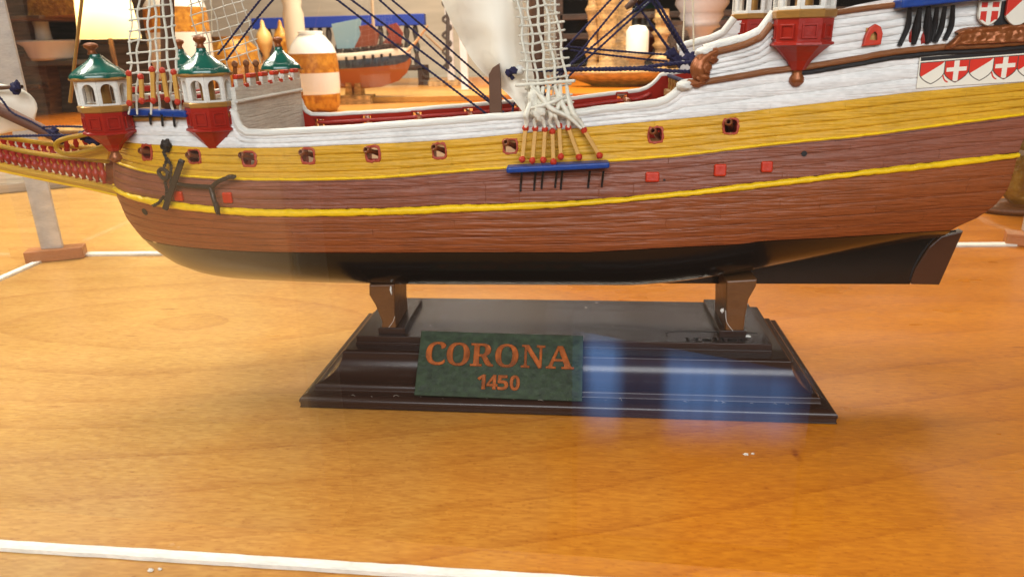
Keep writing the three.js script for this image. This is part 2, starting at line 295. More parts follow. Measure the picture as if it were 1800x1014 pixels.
// far side of the hull
const far = grp('far_side', ship, 'far side of the hull');
M('far_underbody', hullGrid(keelLine, L_wl, { nx: 90, rows: uRows, offs: uRows.map(() => 0), pow: 1.8, side: -1 }), K.under, far);
M('far_planking', hullGrid(L_wl, L_ochB, { nx: 90, rows: [0, 0.3, 0.6, 1], offs: [0, 0, 0, 0], side: -1 }), K.brown, far);
M('far_ochre_band', hullGrid(L_ochB, L_ochT, { nx: 500, rows: [0, 0.15, 0.3, 0.4, 0.5, 0.6, 0.7, 0.8, 0.9, 1], offs: Array(10).fill(0), side: -1, hole: farHole }), K.ochre, far);
M('far_topside', hullGrid(L_ochT, L_top, { nx: 500, rows: [0, 0.1, 0.2, 0.3, 0.4, 0.5, 0.6, 0.7, 0.8, 0.9, 1], offs: Array(11).fill(0), side: -1, hole: farHole }), K.whitePlank, far);
// inner faces of the bulwarks (red) with the port openings
const deckLine = () => 0.1095;
for (const sd of [1, -1]) {
  const g = hullGrid(deckLine, L_top, { nx: 600, rows: [0, 0.1, 0.2, 0.3, 0.4, 0.5, 0.6, 0.7, 0.8, 0.9, 1], offs: Array(11).fill(0), inner: 0.0034, s0: 0.1, s1: 0.985, side: sd, hole: sd > 0 ? hole : farHole });
  M('inner_bulwark', g, K.redIn, ship, 'dark red inner face of the bulwark');
}
// red ledge along the far inner bulwark
const ledge = (dy, off, r, sd, x0 = -0.135, x1 = 0.056) => { const q = []; for (let i = 0; i <= 60; i++) { const x = lerp(x0, x1, i / 60), y = L_top(x) - dy; q.push(onHull(x, y, off, sd)); } return tube(q, r, 90, 7); };
M('inner_ledge', ledge(0.003, -0.0042, 0.0011, -1, -0.13, 0.045), K.redIn, ship);
// decks
function deckSheet(x0, x1, y, inset, n = 40) {
  const pos = [], idx = []; for (let i = 0; i <= n; i++) { const x = lerp(x0, x1, i / n), b = Math.max(0.001, hb(x, y) - inset); pos.push(x, y, ZC + b, x, y, ZC - b); if (i) { const a = 2 * i; idx.push(a - 2, a, a - 1, a, a + 1, a - 1); } }
  const g = new THREE.BufferGeometry(); g.setAttribute('position', new THREE.Float32BufferAttribute(pos, 3)); g.setIndex(idx); g.computeVertexNormals(); return boxUV(g);
}
M('main_deck', deckSheet(-0.15, 0.2, 0.1112, 0.0036), K.deck, ship);
M('quarter_deck', deckSheet(0.062, 0.2, 0.1335, 0.0036), K.deck, ship);
M('forecastle_deck', deckSheet(-0.21, -0.146, 0.1335, 0.004), K.deck, ship);
// transom
{ const pos = [], idx = [], n = 40; for (let i = 0; i <= n; i++) { const y = lerp(0.0735, 0.178, i / n), x = sternX(y), b = hb(x - 0.0001, y); pos.push(x, y, ZC + b, x, y, ZC - b); if (i) { const a = 2 * i; idx.push(a - 2, a, a - 1, a, a + 1, a - 1); } }
  const g = new THREE.BufferGeometry(); g.setAttribute('position', new THREE.Float32BufferAttribute(pos, 3)); g.setIndex(idx); g.computeVertexNormals(); M('transom', boxUV(g), K.brown, ship); }
// deadwood, keel and rudder
{ const q = []; for (let i = 0; i <= 20; i++) { const x = lerp(-0.12, 0.176, i / 20); q.push([x, bottomY(x) + 0.003]); } for (const [u, v] of [[1652, 412], [1631, 431], [1607, 469]]) { const p = P(u, v, ZC); q.push([p.x, p.y]); }
  M('keel', shiftTo(extrude([...q, [0.169, 0.0452], [-0.1, 0.0452]], 0.004, 0.0006), V(0, 0, ZC - 0.002)), K.under, ship); }
{ const a = [[1606, 470], [1630, 432], [1652, 413], [1690, 404], [1648, 498], [1600, 497], [1597, 490]].map(([u, v]) => { const p = P(u, v, ZC); return [p.x, p.y]; });
  M('rudder', shiftTo(extrude(a, 0.004, 0.0005), V(0, 0, ZC - 0.002)), paint(78, 46, 28, 0.3), ship, 'brown rudder blade');
  M('rudder_gap', tube([[1600, 492], [1607, 470], [1631, 431], [1652, 412], [1680, 406]].map(([u, v]) => P(u, v, ZC + 0.0024)), 0.0005, 30), K.black, ship); }
// rails along the bulwark tops
for (const sd of [1, -1]) {
  const q = []; for (let i = 0; i <= 300; i++) { const x = lerp(-0.149, xBreak + 0.004, i / 300); q.push(onHull(x, L_top(x) + 0.0004 + 0.0003 * (fbm(x * 260, sd + 4, 2) - 0.5), -0.0014, sd)); }
  M('rail', new THREE.TubeGeometry(new THREE.CatmullRomCurve3(q), 420, sd > 0 ? 0.0019 : 0.0013, 9), K.white, ship, sd > 0 ? 'white rail on the near bulwark' : 'white rail on the far bulwark');
}
// gun ports with barrels
function orient(g, p, n, side = 1) { const z = n.clone(); if (side < 0) z.z = -z.z; const y = V(0, 1, 0).addScaledVector(z, -z.y).normalize(), x = y.clone().cross(z); return g.applyMatrix4(new THREE.Matrix4().makeBasis(x, y, z).setPosition(p)); }
for (const sd of [1, -1]) (sd > 0 ? PORTS : FPORTS).forEach(([x, y], i) => {
  const g = grp('gun_port', ship), n = nrm(x, y);
  const blob = (w, h, j, k) => { const pts = []; for (let a = 0; a < 22; a++) { const t = a / 22 * 2 * Math.PI, c = Math.cos(t), s = Math.sin(t), m = Math.pow(Math.pow(Math.abs(c), k) + Math.pow(Math.abs(s), k), -1 / k); pts.push(new THREE.Vector2(w * c * m * (1 + rr(-j, j)), h * s * m * (1 + rr(-j, j)))); } return pts; };
  const s = new THREE.Shape(blob(HW * rr(1.14, 1.32), HH * rr(1.12, 1.34), 0.09, 5)); s.holes.push(new THREE.Path(blob(HW * 0.88, HH * 0.88, 0.05, 5)));
  if (sd > 0) M('port_frame', orient(boxUV(extrude(s, 0.0004, 0.0003)), onHull(x, y, -0.0002, sd), n, sd), K.portRed, g);
  const dep = sd > 0 ? 0.0075 : 0.0034, tubeBox = [box(-HW * 1.1, HW * 1.1, HH * 0.94, HH * 1.2, -dep, 0, 0.0001), box(-HW * 1.1, HW * 1.1, -HH * 1.2, -HH * 0.94, -dep, 0, 0.0001), box(-HW * 1.2, -HW * 0.94, -HH, HH, -dep, 0, 0.0001), box(HW * 0.94, HW * 1.2, -HH, HH, -dep, 0, 0.0001)];
  M('port_lining', orient(join(tubeBox), onHull(x, y, 0, sd), n, sd), K.redIn, g);
    const up = i < 2 ? 0.0004 : 0.0011, out = i < 2 ? 0.0025 : rr(0.0028, 0.004), dx = -0.0006 + rr(-0.0004, 0.0004);
  const barrel = lathe([[0.0007, out - 0.0028], [0.0007, out], [0.0012, out], [0.0015, out - 0.0006], [0.0014, out - 0.0013], [0.0011, out - 0.0017], [0.001, out - 0.006], [0.0016, out - 0.013], [0.0014, out - 0.0145], [0.0001, out - 0.015]], 14); barrel.rotateX(Math.PI / 2);
  const nn = n.clone().add(V(-0.35, 0.18, 0)).normalize();
  M('cannon', orient(barrel, onHull(x + dx, y + up, 0.0006, sd), nn, sd), K.barrel, g, 'brown cannon barrel');
});
for (const [u, v, w, h] of [[314, 344, 17, 17], [400, 347, 17, 19], [1147, 311, 25, 18], [1266, 299, 22, 22], [1348, 293, 21, 20]]) {
  const p = PH(u, v), k = pxAt(u, v, p.z), g = new RoundedBoxGeometry(w * k, h * k, 0.0018, 2, 0.0008);
  M('port_lid', orient(boxUV(g), onHull(p.x, p.y, 0.0004), nrm(p.x, p.y)), K.orange, ship, 'small closed red port lid');
}
for (const [u, v, r] of [[1414, 270, 5], [254, 372, 6], [1168, 316, 2]]) { const p = PH(u, v), k = pxAt(u, v, p.z), g = new THREE.CylinderGeometry(r * k, r * k, 0.0006, 12); g.rotateX(Math.PI / 2); M('drain_hole', orient(g, onHull(p.x, p.y, 0.0001), nrm(p.x, p.y)), K.dark, ship); }

// ---------- upper stern ----------
const sA = sOf(PH(1242, 115).x, 0.15);
planks('stern_planking', (x) => L_top(x) + 0.0004, L_top2, 6, K.whitePlank, { nx: 120, s0: sA, s1: 1, groove: 0.00045 }, 'white clinker planking of the stern castle');
M('far_stern_side', hullGrid(L_top, L_top2, { nx: 100, rows: [0, 0.5, 1], offs: [0, 0, 0], s0: sA, s1: 1, side: -1, inner: 0.002 }), K.whitePlank, ship, 'far side of the stern castle');
M('inner_stern_side', hullGrid(L_top, L_top2, { nx: 100, rows: [0, 0.5, 1], offs: [0, 0, 0], s0: sA, s1: 1, inner: 0.003 }), K.whitePlank, ship);
const along = (f, x0, x1, off, r, mt, name, n = 80, dy = 0, sd = 1, wob = 0.0003) => { const q = []; for (let i = 0; i <= n; i++) { const x = lerp(x0, x1, i / n); q.push(onHull(x, f(x) + dy + wob * (fbm(x * 330 + r * 9e4, 3, 2) - 0.5), off, sd)); } return M(name, new THREE.TubeGeometry(new THREE.CatmullRomCurve3(q), n * 2, r, 8), mt, ship); };
along(L_top, xBreak + 0.001, 0.2, 0.0004, 0.0013, K.trim, 'moulding');
along(L_top, PH(1395, 118).x, 0.2, 0.0002, 0.001, K.black, 'moulding_shade_strip', 80, -0.0021);  // shade under the brown moulding, put in as a black strip
along(L_top2, PH(1246, 95).x, PH(1356, 40).x, 0.0006, 0.0014, K.trim, 'moulding', 60, -0.0012);
along(L_top2, PH(1462, 22).x, 0.2, 0.0006, 0.0011, K.trim, 'moulding', 60, -0.0004);
for (const sd of [1, -1]) along(L_top2, PH(1238, 95).x, PH(1362, 30).x, -0.0012, 0.0019, K.white, 'stern_rail', 60, 0.0012, sd);
M('rail_end', lump(PH(1240, 91, 0.0002), 0.0042, 0.002, 0.003, 0.08), K.white, ship);
M('rail_end', lump(PH(1204, 150, 0.0004), 0.0036, 0.002, 0.003, 0.1, 3), K.white, ship);
// carved scroll at the break of the stern castle
{ const p = (u, v, o = 0.001) => PH(u, v, o);
  M('carved_scroll', [taper([p(1262, 88), p(1245, 97), p(1233, 108), p(1228, 122), p(1233, 138), p(1240, 142)], [0.0012, 0.0022, 0.003, 0.0034, 0.0026, 0.0018], 30), lump(p(1240, 120, 0.002), 0.0024, 0.0026, 0.002, 0.2), lump(p(1235, 135, 0.002), 0.003, 0.0022, 0.002, 0.25, 2), lump(p(1224, 146, 0.001), 0.0042, 0.0014, 0.0018, 0.2, 4), lump(p(1250, 102, 0.001), 0.0028, 0.0018, 0.0018, 0.25, 6)], K.copper, ship, 'copper coloured carved scroll'); }
// small arched window
{ const p = PH(1533, 62), k = pxAt(1533, 62, p.z), s = new THREE.Shape([[-17, -19], [-14, 0], [-8, 13], [2, 19], [12, 14], [17, 2], [15, -17]].map(([x, y]) => new THREE.Vector2(x * k, y * k)));
  s.holes.push(new THREE.Path([[-9, -10], [-6, 2], [2, 9], [8, 2], [9, -11]].map(([x, y]) => new THREE.Vector2(x * k, y * k))));
  const w = grp('arched_window', ship); M('window_frame', orient(boxUV(extrude(s, 0.0012, 0.0004)), onHull(p.x, p.y, 0.0002), nrm(p.x, p.y)), K.orange, w); M('window_pane', orient(boxUV(new THREE.PlaneGeometry(24 * k, 26 * k)), onHull(p.x, p.y, 0.0004), nrm(p.x, p.y)), K.gold, w); }
// printed heraldic frieze
function canvasTex(w, h, draw) { const c = document.createElement('canvas'); c.width = w; c.height = h; draw(c.getContext('2d'), w, h); const t = new THREE.CanvasTexture(c); t.colorSpace = THREE.SRGBColorSpace; t.magFilter = THREE.LinearFilter; return t; }
const T_frieze = canvasTex(1180, 300, (g, w, h) => {
  g.fillStyle = '#e6dfcd'; g.fillRect(0, 0, w, h);
  g.fillStyle = '#1c1718'; g.fillRect(10, 14, w, 34); g.fillStyle = '#8f8a80'; g.fillRect(0, 0, w, 14);
  const pitch = 206, y0 = 64, y1 = 268;
  for (let i = 0; i < 6; i++) {
    const x = 14 + i * pitch, sh = new Path2D(); sh.moveTo(x, y0); sh.lineTo(x + pitch, y0); sh.lineTo(x + pitch, y0 + 110); sh.quadraticCurveTo(x + pitch * 0.9, y0 + 165, x + pitch / 2, y1); sh.quadraticCurveTo(x + pitch * 0.1, y0 + 165, x, y0 + 110); sh.closePath();
    g.save(); g.clip(sh);
    if (i % 2 === 0) { g.fillStyle = '#e6dfcd'; g.fillRect(x, y0, pitch, 220); g.fillStyle = '#cf2a16'; g.beginPath(); g.moveTo(x, y0); g.lineTo(x + pitch, y0); g.lineTo(x + pitch * 0.86, y0 + 28); g.lineTo(x, y0 + 140); g.fill(); }
    else { g.fillStyle = '#cf2a16'; g.fillRect(x, y0, pitch, 220); g.fillStyle = '#e6dfcd'; g.fillRect(x + 78, y0 - 10, 44, 205); g.fillRect(x + 18, y0 + 64, 170, 38); }
    g.restore(); g.strokeStyle = '#4a4038'; g.lineWidth = 8; g.stroke(sh);
    if (i % 2) { g.strokeStyle = '#cf2a16'; g.lineWidth = 12; g.beginPath(); g.moveTo(x - 8, y0 + 130); g.quadraticCurveTo(x + 6, y0 + 190, x + 40, y1 - 6); g.stroke(); }
  }
});
{ const sF = sOf(PH(1614, 125).x, 0.14), xb = PH(1614, 125).x;
  const topF = curve1([[1614, 99], [1700, 92], [1800, 84]].map(([u, v]) => { const p = PH(u, v); return [p.x, p.y]; })), botF = curve1([[1614, 155], [1700, 149], [1800, 143]].map(([u, v]) => { const p = PH(u, v); return [p.x, p.y]; }));
  const g = hullGrid(botF, topF, { nx: 40, rows: [0, 0.5, 1], offs: [0.0006, 0.0006, 0.0006], s0: sF, s1: 1, uvFrom: 1 });
  const len = sternX(0.14) - xb, full = PH(1800, 115).x - xb; const uv = g.attributes.uv; for (let i = 0; i < uv.count; i++) uv.setX(i, uv.getX(i) * len / full * 0.76);
  T_frieze.wrapS = THREE.RepeatWrapping;
  M('heraldic_frieze', g, mat(255, 255, 255, 0.5, { map: T_frieze }), ship, 'printed strip of red and white shields'); }
{ // upper shields on a black board
  const blackB = hullGrid(curve1([[1712, 48], [1800, 40]].map(([u, v]) => { const p = PH(u, v); return [p.x, p.y]; })), curve1([[1712, 8], [1800, -2]].map(([u, v]) => { const p = PH(u, v); return [p.x, p.y]; })), { nx: 16, rows: [0, 1], offs: [0.0006, 0.0006], s0: sOf(PH(1750, 25).x, 0.163), s1: 1 });
  M('shield_board', blackB, K.black, ship);
  const shieldTex = [0, 1].map((kind) => canvasTex(128, 160, (g) => { g.fillStyle = '#ddd6c6'; g.fillRect(0, 0, 128, 160); g.fillStyle = '#c42a1a'; if (kind === 0) { g.fillRect(12, 12, 104, 110); g.beginPath(); g.moveTo(12, 110); g.lineTo(116, 110); g.lineTo(64, 150); g.fill(); g.fillStyle = '#ddd6c6'; g.fillRect(48, 0, 28, 160); g.fillRect(12, 44, 104, 24); } else { g.beginPath(); g.moveTo(0, 0); g.lineTo(90, 0); g.lineTo(0, 100); g.fill(); } }));
  [[1734, 24, 40, 44, 0], [1785, 22, 46, 50, 1]].forEach(([u, v, w, h, kind]) => {
    const p = PH(u, v), k = pxAt(u, v, p.z), W = w * k / 2, H = h * k / 2, s = new THREE.Shape(); s.moveTo(-W, H); s.lineTo(W, H); s.lineTo(W, -H * 0.2); s.quadraticCurveTo(W * 0.8, -H * 0.75, 0, -H); s.quadraticCurveTo(-W * 0.8, -H * 0.75, -W, -H * 0.2);
    const g = extrude(s, 0.0008, 0.0002), q = g.attributes.position, uv = new Float32Array(q.count * 2); for (let i = 0; i < q.count; i++) { uv[2 * i] = (q.getX(i) + W) / (2 * W); uv[2 * i + 1] = (q.getY(i) + H) / (2 * H); } g.setAttribute('uv', new THREE.BufferAttribute(uv, 2));
    M('shield', orient(g, onHull(p.x, p.y, 0.0012), nrm(p.x, p.y)), mat(255, 255, 255, 0.45, { map: shieldTex[kind] }), ship, kind ? 'shield parted red and white' : 'red shield with a white cross');
  });
  // carved brown gallery moulding under the shields
  const gal = []; const x0 = PH(1676, 80).x, x1 = 0.2;
  const lo = curve1([[1670, 82], [1800, 76]].map(([u, v]) => { const p = PH(u, v); return [p.x, p.y]; })), hi = curve1([[1670, 62], [1690, 50], [1740, 45], [1800, 40]].map(([u, v]) => { const p = PH(u, v); return [p.x, p.y]; }));
  const g = hullGrid(lo, hi, { nx: 120, rows: [0, 0.06, 0.12, 0.2, 0.3, 0.4, 0.5, 0.6, 0.7, 0.8, 0.9, 1], offs: [0, 0.0028, 0.003, 0.002, 0.0026, 0.0022, 0.0028, 0.002, 0.0024, 0.0028, 0.0026, 0], s0: sOf(x0, 0.152), s1: 1 });
  const q = g.attributes.position; for (let i = 0; i < q.count; i++) q.setZ(i, q.getZ(i) + 0.0016 * (fbm(q.getX(i) * 420, q.getY(i) * 420, 2) - 0.5)); g.computeVertexNormals();
  M('carved_gallery', g, K.copper, ship, 'brown carved gallery moulding');
  M('gallery_bracket', taper([PH(1662, 84, 0.001), PH(1675, 78, 0.002), PH(1686, 66, 0.002), PH(1694, 58, 0.001)], [0.001, 0.0016, 0.0013, 0.0008]), K.copper, ship);
}
// blue stern channel and the dark straps under it
{ const ch = []; const a = PH(1572, 8, 0.0), b = PH(1760, -12, 0.0);
  M('stern_channel', bar(a.clone().add(V(0, 0, 0.003)), b.clone().add(V(0, 0, 0.003)), 0.0034, 0.0075, V(0, 0, 1), 0.0008), K.blue, ship, 'blue channel board at the stern');
  [[1600, 14, 1597, 45, 1582, 80], [1618, 14, 1612, 50, 1607, 78], [1633, 12, 1632, 45, 1632, 76], [1648, 14, 1644, 45, 1638, 72], [1662, 12, 1655, 50, 1645, 74], [1676, 10, 1673, 45, 1662, 70]].forEach((s, i) => M('chain_strap', taper([PH(s[0], s[1], 0.0035), PH(s[2], s[3], 0.001), PH(s[4], s[5], 0.0006)], [0.0008, i === 1 || i === 2 ? 0.0017 : 0.0011, 0.0009]), K.black, ship, 'dark strap below the stern channel'));
  M('strap_mark', lump(PH(1606, 62, 0), 0.0016, 0.0032, 0.0006, 0.2), K.red, ship); M('strap_mark', lump(PH(1626, 66, 0), 0.0014, 0.0026, 0.0006, 0.2), K.red, ship); }

// ---------- turrets ----------
function oct(rings, cx, cz, turn = Math.PI / 8) {
  const pos = [], idx = []; rings.forEach(([r, y]) => { for (let k = 0; k < 8; k++) { const a = turn + k * Math.PI / 4; pos.push(cx + r * Math.cos(a), y, cz + r * Math.sin(a)); } });
  for (let i = 0; i < rings.length - 1; i++) for (let k = 0; k < 8; k++) { const a = i * 8 + k, b = i * 8 + (k + 1) % 8; idx.push(a, a + 8, b, b, a + 8, b + 8); }
  const g = new THREE.BufferGeometry(); g.setAttribute('position', new THREE.Float32BufferAttribute(pos, 3)); g.setIndex(idx); return flat(g);
}
function softOct(rings, cx, cz, r8 = 0.35, seg = 48) {   // eight sided with softened ridges
  const pos = [], idx = []; rings.forEach(([r, y]) => { for (let k = 0; k <= seg; k++) { const a = k / seg * 2 * Math.PI, w = ((a + 1e-6) % (Math.PI / 4)) - Math.PI / 8, m = lerp(Math.cos(Math.PI / 8) / Math.cos(w), 1, r8); pos.push(cx + r * m * Math.cos(a), y + 0.0002 * (vn(k * 0.7, y * 900) - 0.5), cz + r * m * Math.sin(a)); } });
  for (let i = 0; i < rings.length - 1; i++) for (let k = 0; k < seg; k++) { const a = i * (seg + 1) + k, b = a + seg + 1; idx.push(a, b, a + 1, a + 1, b, b + 1); }
  const g = new THREE.BufferGeometry(); g.setAttribute('position', new THREE.Float32BufferAttribute(pos, 3)); g.setIndex(idx); g.computeVertexNormals(); return boxUV(g);
}
const domeR = curve1([[0, 1], [0.1, 0.99], [0.22, 0.91], [0.4, 0.72], [0.58, 0.49], [0.74, 0.305], [0.88, 0.2], [1, 0.185]]);
function turret(label, u, z, vs, rpx, opt = {}) {   // vs: finial, dome top, dome bottom, arcade bottom, ring bottom, box bottom, cone bottom, ball bottom
  const g = grp('turret', ship, label), yv = vs.map(([uu, v]) => P(uu, v, z).y), c = P(u[0], u[1], z), k = pxAt(u[0], u[1], z), cx = c.x;
  const [rd, ra, rb] = rpx.map((r) => r * k), [yF, yD, yE, yA, yR, yB, yC, yL] = yv, hd = yD - yE;
  const dome = []; for (let i = 0; i <= 14; i++) { const t = i / 14; dome.push([rd * domeR(t), yE + hd * t]); }
  M('dome', softOct(dome, cx, z), K.green, g, 'glossy green faceted dome');
  const fin = M('finial', shiftTo(lathe([[rd * 0.1, yD - hd * 0.05], [rd * 0.17, yD], [rd * 0.12, yD + (yF - yD) * 0.25], [rd * 0.14, yD + (yF - yD) * 0.4], [rd * 0.24, yD + (yF - yD) * 0.6], [rd * 0.24, yD + (yF - yD) * 0.8], [rd * 0.14, yD + (yF - yD) * 0.95], [0, yF]], 14), V(cx + (opt.lean ?? 0), 0, z)), K.copper, g);
  M('cornice', oct([[rd * 0.7, yE + 0.0002], [rd * 1.03, yE + 0.0001], [rd * 1.05, yE - 0.0006], [rd * 0.98, yE - 0.0012], [ra * 0.8, yE - 0.0014]], cx, z), K.gold, g);
  const ar = grp('arcade', g), h = yE - 0.001 - yA, fw = 2 * ra * Math.sin(Math.PI / 8), ap = ra * Math.cos(Math.PI / 8);
  const s = new THREE.Shape(); s.moveTo(-fw / 2, 0); s.lineTo(fw / 2, 0); s.lineTo(fw / 2, h); s.lineTo(-fw / 2, h); s.closePath();
  const hw = fw * 0.33, p = new THREE.Path(); p.moveTo(-hw, h * 0.12); p.lineTo(-hw, h * 0.62); p.absarc(0, h * 0.62, hw, Math.PI, 0, true); p.lineTo(hw, h * 0.12); p.closePath(); s.holes.push(p);
  const face = boxUV(extrude(s, 0.0014, 0.00025)); face.translate(0, 0, -0.0007);
  for (let i = 0; i < 8; i++) { const a = i * Math.PI / 4, f = face.clone(); f.translate(0, 0, ap - 0.0006); f.rotateY(a); f.translate(cx, yA, z); M('arch_panel', f, K.white, ar); }
  M('arcade_core', shiftTo(lathe([[ra * 0.3, yA], [ra * 0.3, yE]], 10), V(cx, 0, z)), opt.core ?? K.gold, g);
  M('ring', oct([[ra * 0.5, yA + 0.0008], [ra * 1.02, yA + 0.0007], [ra * 1.1, yA + 0.0001], [ra * 1.08, yR + 0.0004], [rb * 0.95, yR - 0.0002]], cx, z), K.gold, g);
  M('drum', oct([[rb * 0.98, yR], [rb * 0.97, yB + 0.0009], [rb * 1.05, yB + 0.0005], [rb * 1.06, yB - 0.0003], [rb * 0.96, yB - 0.0007]], cx, z), K.red, g);
  const pw = 2 * rb * Math.sin(Math.PI / 8) * 0.64, ph = (yR - yB) * 0.58, pa = rb * 0.97 * Math.cos(Math.PI / 8);
  for (let i = 0; i < 8; i++) { const q = new THREE.Shape([[-pw / 2, -ph / 2], [pw / 2, -ph / 2], [pw / 2, ph / 2], [-pw / 2, ph / 2]].map(([x, y]) => new THREE.Vector2(x, y))); q.holes.push(new THREE.Path([[-pw * 0.38, -ph * 0.38], [pw * 0.38, -ph * 0.38], [pw * 0.38, ph * 0.38], [-pw * 0.38, ph * 0.38]].map(([x, y]) => new THREE.Vector2(x, y))));
    const f = boxUV(extrude(q, 0.0006, 0.00015)); f.translate(0, (yR + yB) / 2, pa - 0.0002); f.rotateY(i * Math.PI / 4); f.translate(cx, 0, z); M('drum_panel', f, K.red, g); }
  M('corbel', oct([[rb * 0.96, yB - 0.0006], [rb * 0.72, lerp(yB, yC, 0.3)], [rb * 0.42, lerp(yB, yC, 0.65)], [rb * 0.24, yC]], cx, z), K.red, g, 'red tapering corbel');
  const bz = z; M('drop_ball', shiftTo(lathe([[rb * 0.22, yC + 0.0004], [rb * 0.17, yC], [rb * 0.16, lerp(yC, yL, 0.2)], [rb * 0.25, lerp(yC, yL, 0.45)], [rb * 0.25, lerp(yC, yL, 0.7)], [rb * 0.14, lerp(yC, yL, 0.93)], [0, yL]], 14), V(cx, 0, bz)), K.copper, g);
  return g;
}
turret('near forward turret with green dome', [186, 195], -0.021, [[161, 74], [164, 95], [172, 136], [182, 186], [184, 196], [192, 232], [200, 265], [204, 286]], [45, 39, 40], { lean: -0.0012 });
turret('near after turret of the forecastle', [368, 185], -0.0175, [[367, 61], [367, 84], [367, 128], [369, 180], [369, 187], [371, 226], [373, 272], [373, 296]], [43, 38, 41]);
turret('far after turret of the forecastle', [497, 150], -0.1, [[491, 64], [492, 82], [494, 121], [498, 163], [499, 170], [501, 205], [503, 245], [504, 262]], [34, 29, 30], { core: K.white });
turret('far forward turret of the forecastle', [326, 150], -0.092, [[320, 68], [321, 86], [323, 122], [328, 163], [329, 170], [333, 205], [336, 240], [338, 256]], [33, 28, 29]);
turret('near stern turret', [1411, 40], -0.017, [[1415, -128], [1415, -104], [1415, -56], [1413, 20], [1412, 33], [1410, 77], [1406, 123], [1403, 153]], [60, 52, 54]);
turret('far stern turret', [1320, 40], -0.098, [[1328, -92], [1328, -74], [1326, -36], [1321, 26], [1321, 34], [1320, 66], [1318, 110], [1316, 130]], [38, 33, 34]);

// ---------- forecastle ----------
const XW = (P(409, 205, -0.017).x + P(540, 205, -0.097).x) / 2;
{ const zn = ZC + 0.039, zf = ZC - 0.039, yt = 0.1395;
  const wall = extrude([[-zn, 0.108], [-zf, 0.108], [-zf, yt], [-zn, yt]], 0.002, 0.0003); wall.rotateY(Math.PI / 2); wall.translate(XW - 0.002, 0, 0);
  M('forecastle_bulkhead', boxUV(wall), K.grey, ship, 'grey white planked bulkhead closing the forecastle');
  M('bulkhead_string_course', tube([V(XW + 0.0006, yt - 0.0005, zn), V(XW + 0.0006, yt - 0.0005, zf)], 0.0009, 10), K.white, ship);
  const par = extrude([[-zn, yt], [-zf, yt], [-zf, yt + 0.0055], [-zn, yt + 0.0055]], 0.0016, 0.0003); par.rotateY(Math.PI / 2); par.translate(XW - 0.0012, 0, 0); M('parapet', boxUV(par), K.grey, ship);
  const n = 6; for (let i = 0; i < n; i++) { const z = lerp(zn - 0.006, zf + 0.006, i / (n - 1)), w = 0.0036;
    const me = grp('merlon', ship); M('merlon_block', box(XW - 0.0012, XW + 0.0006, yt + 0.0054, yt + 0.0088, z - w, z + w * 0.7), K.grey, me); M('merlon_cap', box(XW - 0.0014, XW + 0.001, yt + 0.0086, yt + 0.0106, z - w * 1.1, z + w * 0.8, 0.0006), K.orange, me);
    if (i < n - 1) M('merlon_cap', box(XW - 0.0012, XW + 0.0008, yt + 0.0046, yt + 0.0066, z - w - 0.0052, z - w - 0.0012, 0.0006), K.orange, me);
  } }
// rails and timbers seen between the near turrets
M('forecastle_channel', bar(PH(216, 196, 0.0025), PH(334, 200, 0.0025), 0.0028, 0.006, V(0, 0, 1), 0.0008), K.blue, ship, 'dark blue fore channel board');
along(L_top, PH(216, 220).x, PH(405, 204).x, 0.0004, 0.0011, K.gold, 'forecastle_rail', 40, -0.0004);
for (const [u, v] of [[262, 218], [283, 221], [304, 222]]) M('channel_strap', taper([PH(u, 200, 0.004), PH(u + 2, v, 0.0008)], [0.0006, 0.0005], 6), K.black, ship);
for (const [a, b] of [[[228, 175, -0.075], [330, 172, -0.075]], [[225, 158, -0.08], [330, 150, -0.08]]]) M('forecastle_beam', bar(P(...a), P(...b), 0.0028, 0.003), K.red, ship);
for (let i = 0; i < 5; i++) M('forecastle_beam', box(-0.196 + i * 0.0105, -0.192 + i * 0.0105, 0.139, 0.1415, ZC - 0.025, ZC + 0.025), i % 2 ? K.red : K.white, ship);
// deadeye pairs: bar with a red block at each end
function deadeye(top, bot, w, parent, s = 1) { const d = grp('deadeye', parent); M('bar', bar(top, bot, w, w * 0.8), K.bar, d); for (const p of [top, bot]) M('block', lump(p.clone().add(V(0, 0, w * 0.2)), w * 0.78 * s, w * 0.82 * s, w * 0.6, 0.06, rr(0, 9)), K.orange, d); }
const dk = pxAt(960, 250, -0.004);
[[924, 225, 918, 280], [941, 226, 936, 282], [958, 227, 955, 281], [971, 231, 973, 284], [983, 221, 986, 275], [999, 224, 1018, 276], [1027, 229, 1054, 273]].forEach(([a, b, c, d]) => deadeye(PH(a, b, 0.0032), PH(c, d, 0.0052), 7.6 * dk, ship));
M('main_channel', bar(PH(891, 297, 0.0035), PH(1071, 288, 0.0035), 0.0024, 0.008, V(0, 0, 1), 0.0008), K.blue, ship, 'blue main channel board under the deadeyes');
[[915, 336], [939, 334], [952, 332], [976, 330], [986, 333], [1034, 330], [1058, 328]].forEach(([u, v]) => M('channel_strap', taper([PH(u + 3, 302, 0.006), PH(u + 1, 318, 0.0012), PH(u, v, 0.0006)], [0.0005, 0.00045, 0.0004], 10), K.black, ship));
[[226, 129, 227, 181], [247, 135, 249, 177], [267, 122, 269, 177], [285, 124, 294, 175], [305, 127, 312, 179]].forEach(([a, b, c, d], i) => deadeye(P(a, b, -0.0155), P(c, d, -0.0135), 7 * pxAt(260, 150, -0.015), ship, 0.95));
[[412, 113, 414, 150], [432, 111, 435, 152], [449, 111, 454, 153]].forEach(([a, b, c, d]) => { const d2 = grp('deadeye', ship); M('bar', bar(P(a, b, -0.098), P(c, d, -0.1), 0.0019, 0.0016), K.trim, d2); M('block', lump(P(a, b, -0.0975), 0.0017, 0.0019, 0.0014, 0.05), K.trim, d2); M('block', lump(P(c, d, -0.0995), 0.0017, 0.0022, 0.0014, 0.05), K.red, d2); });

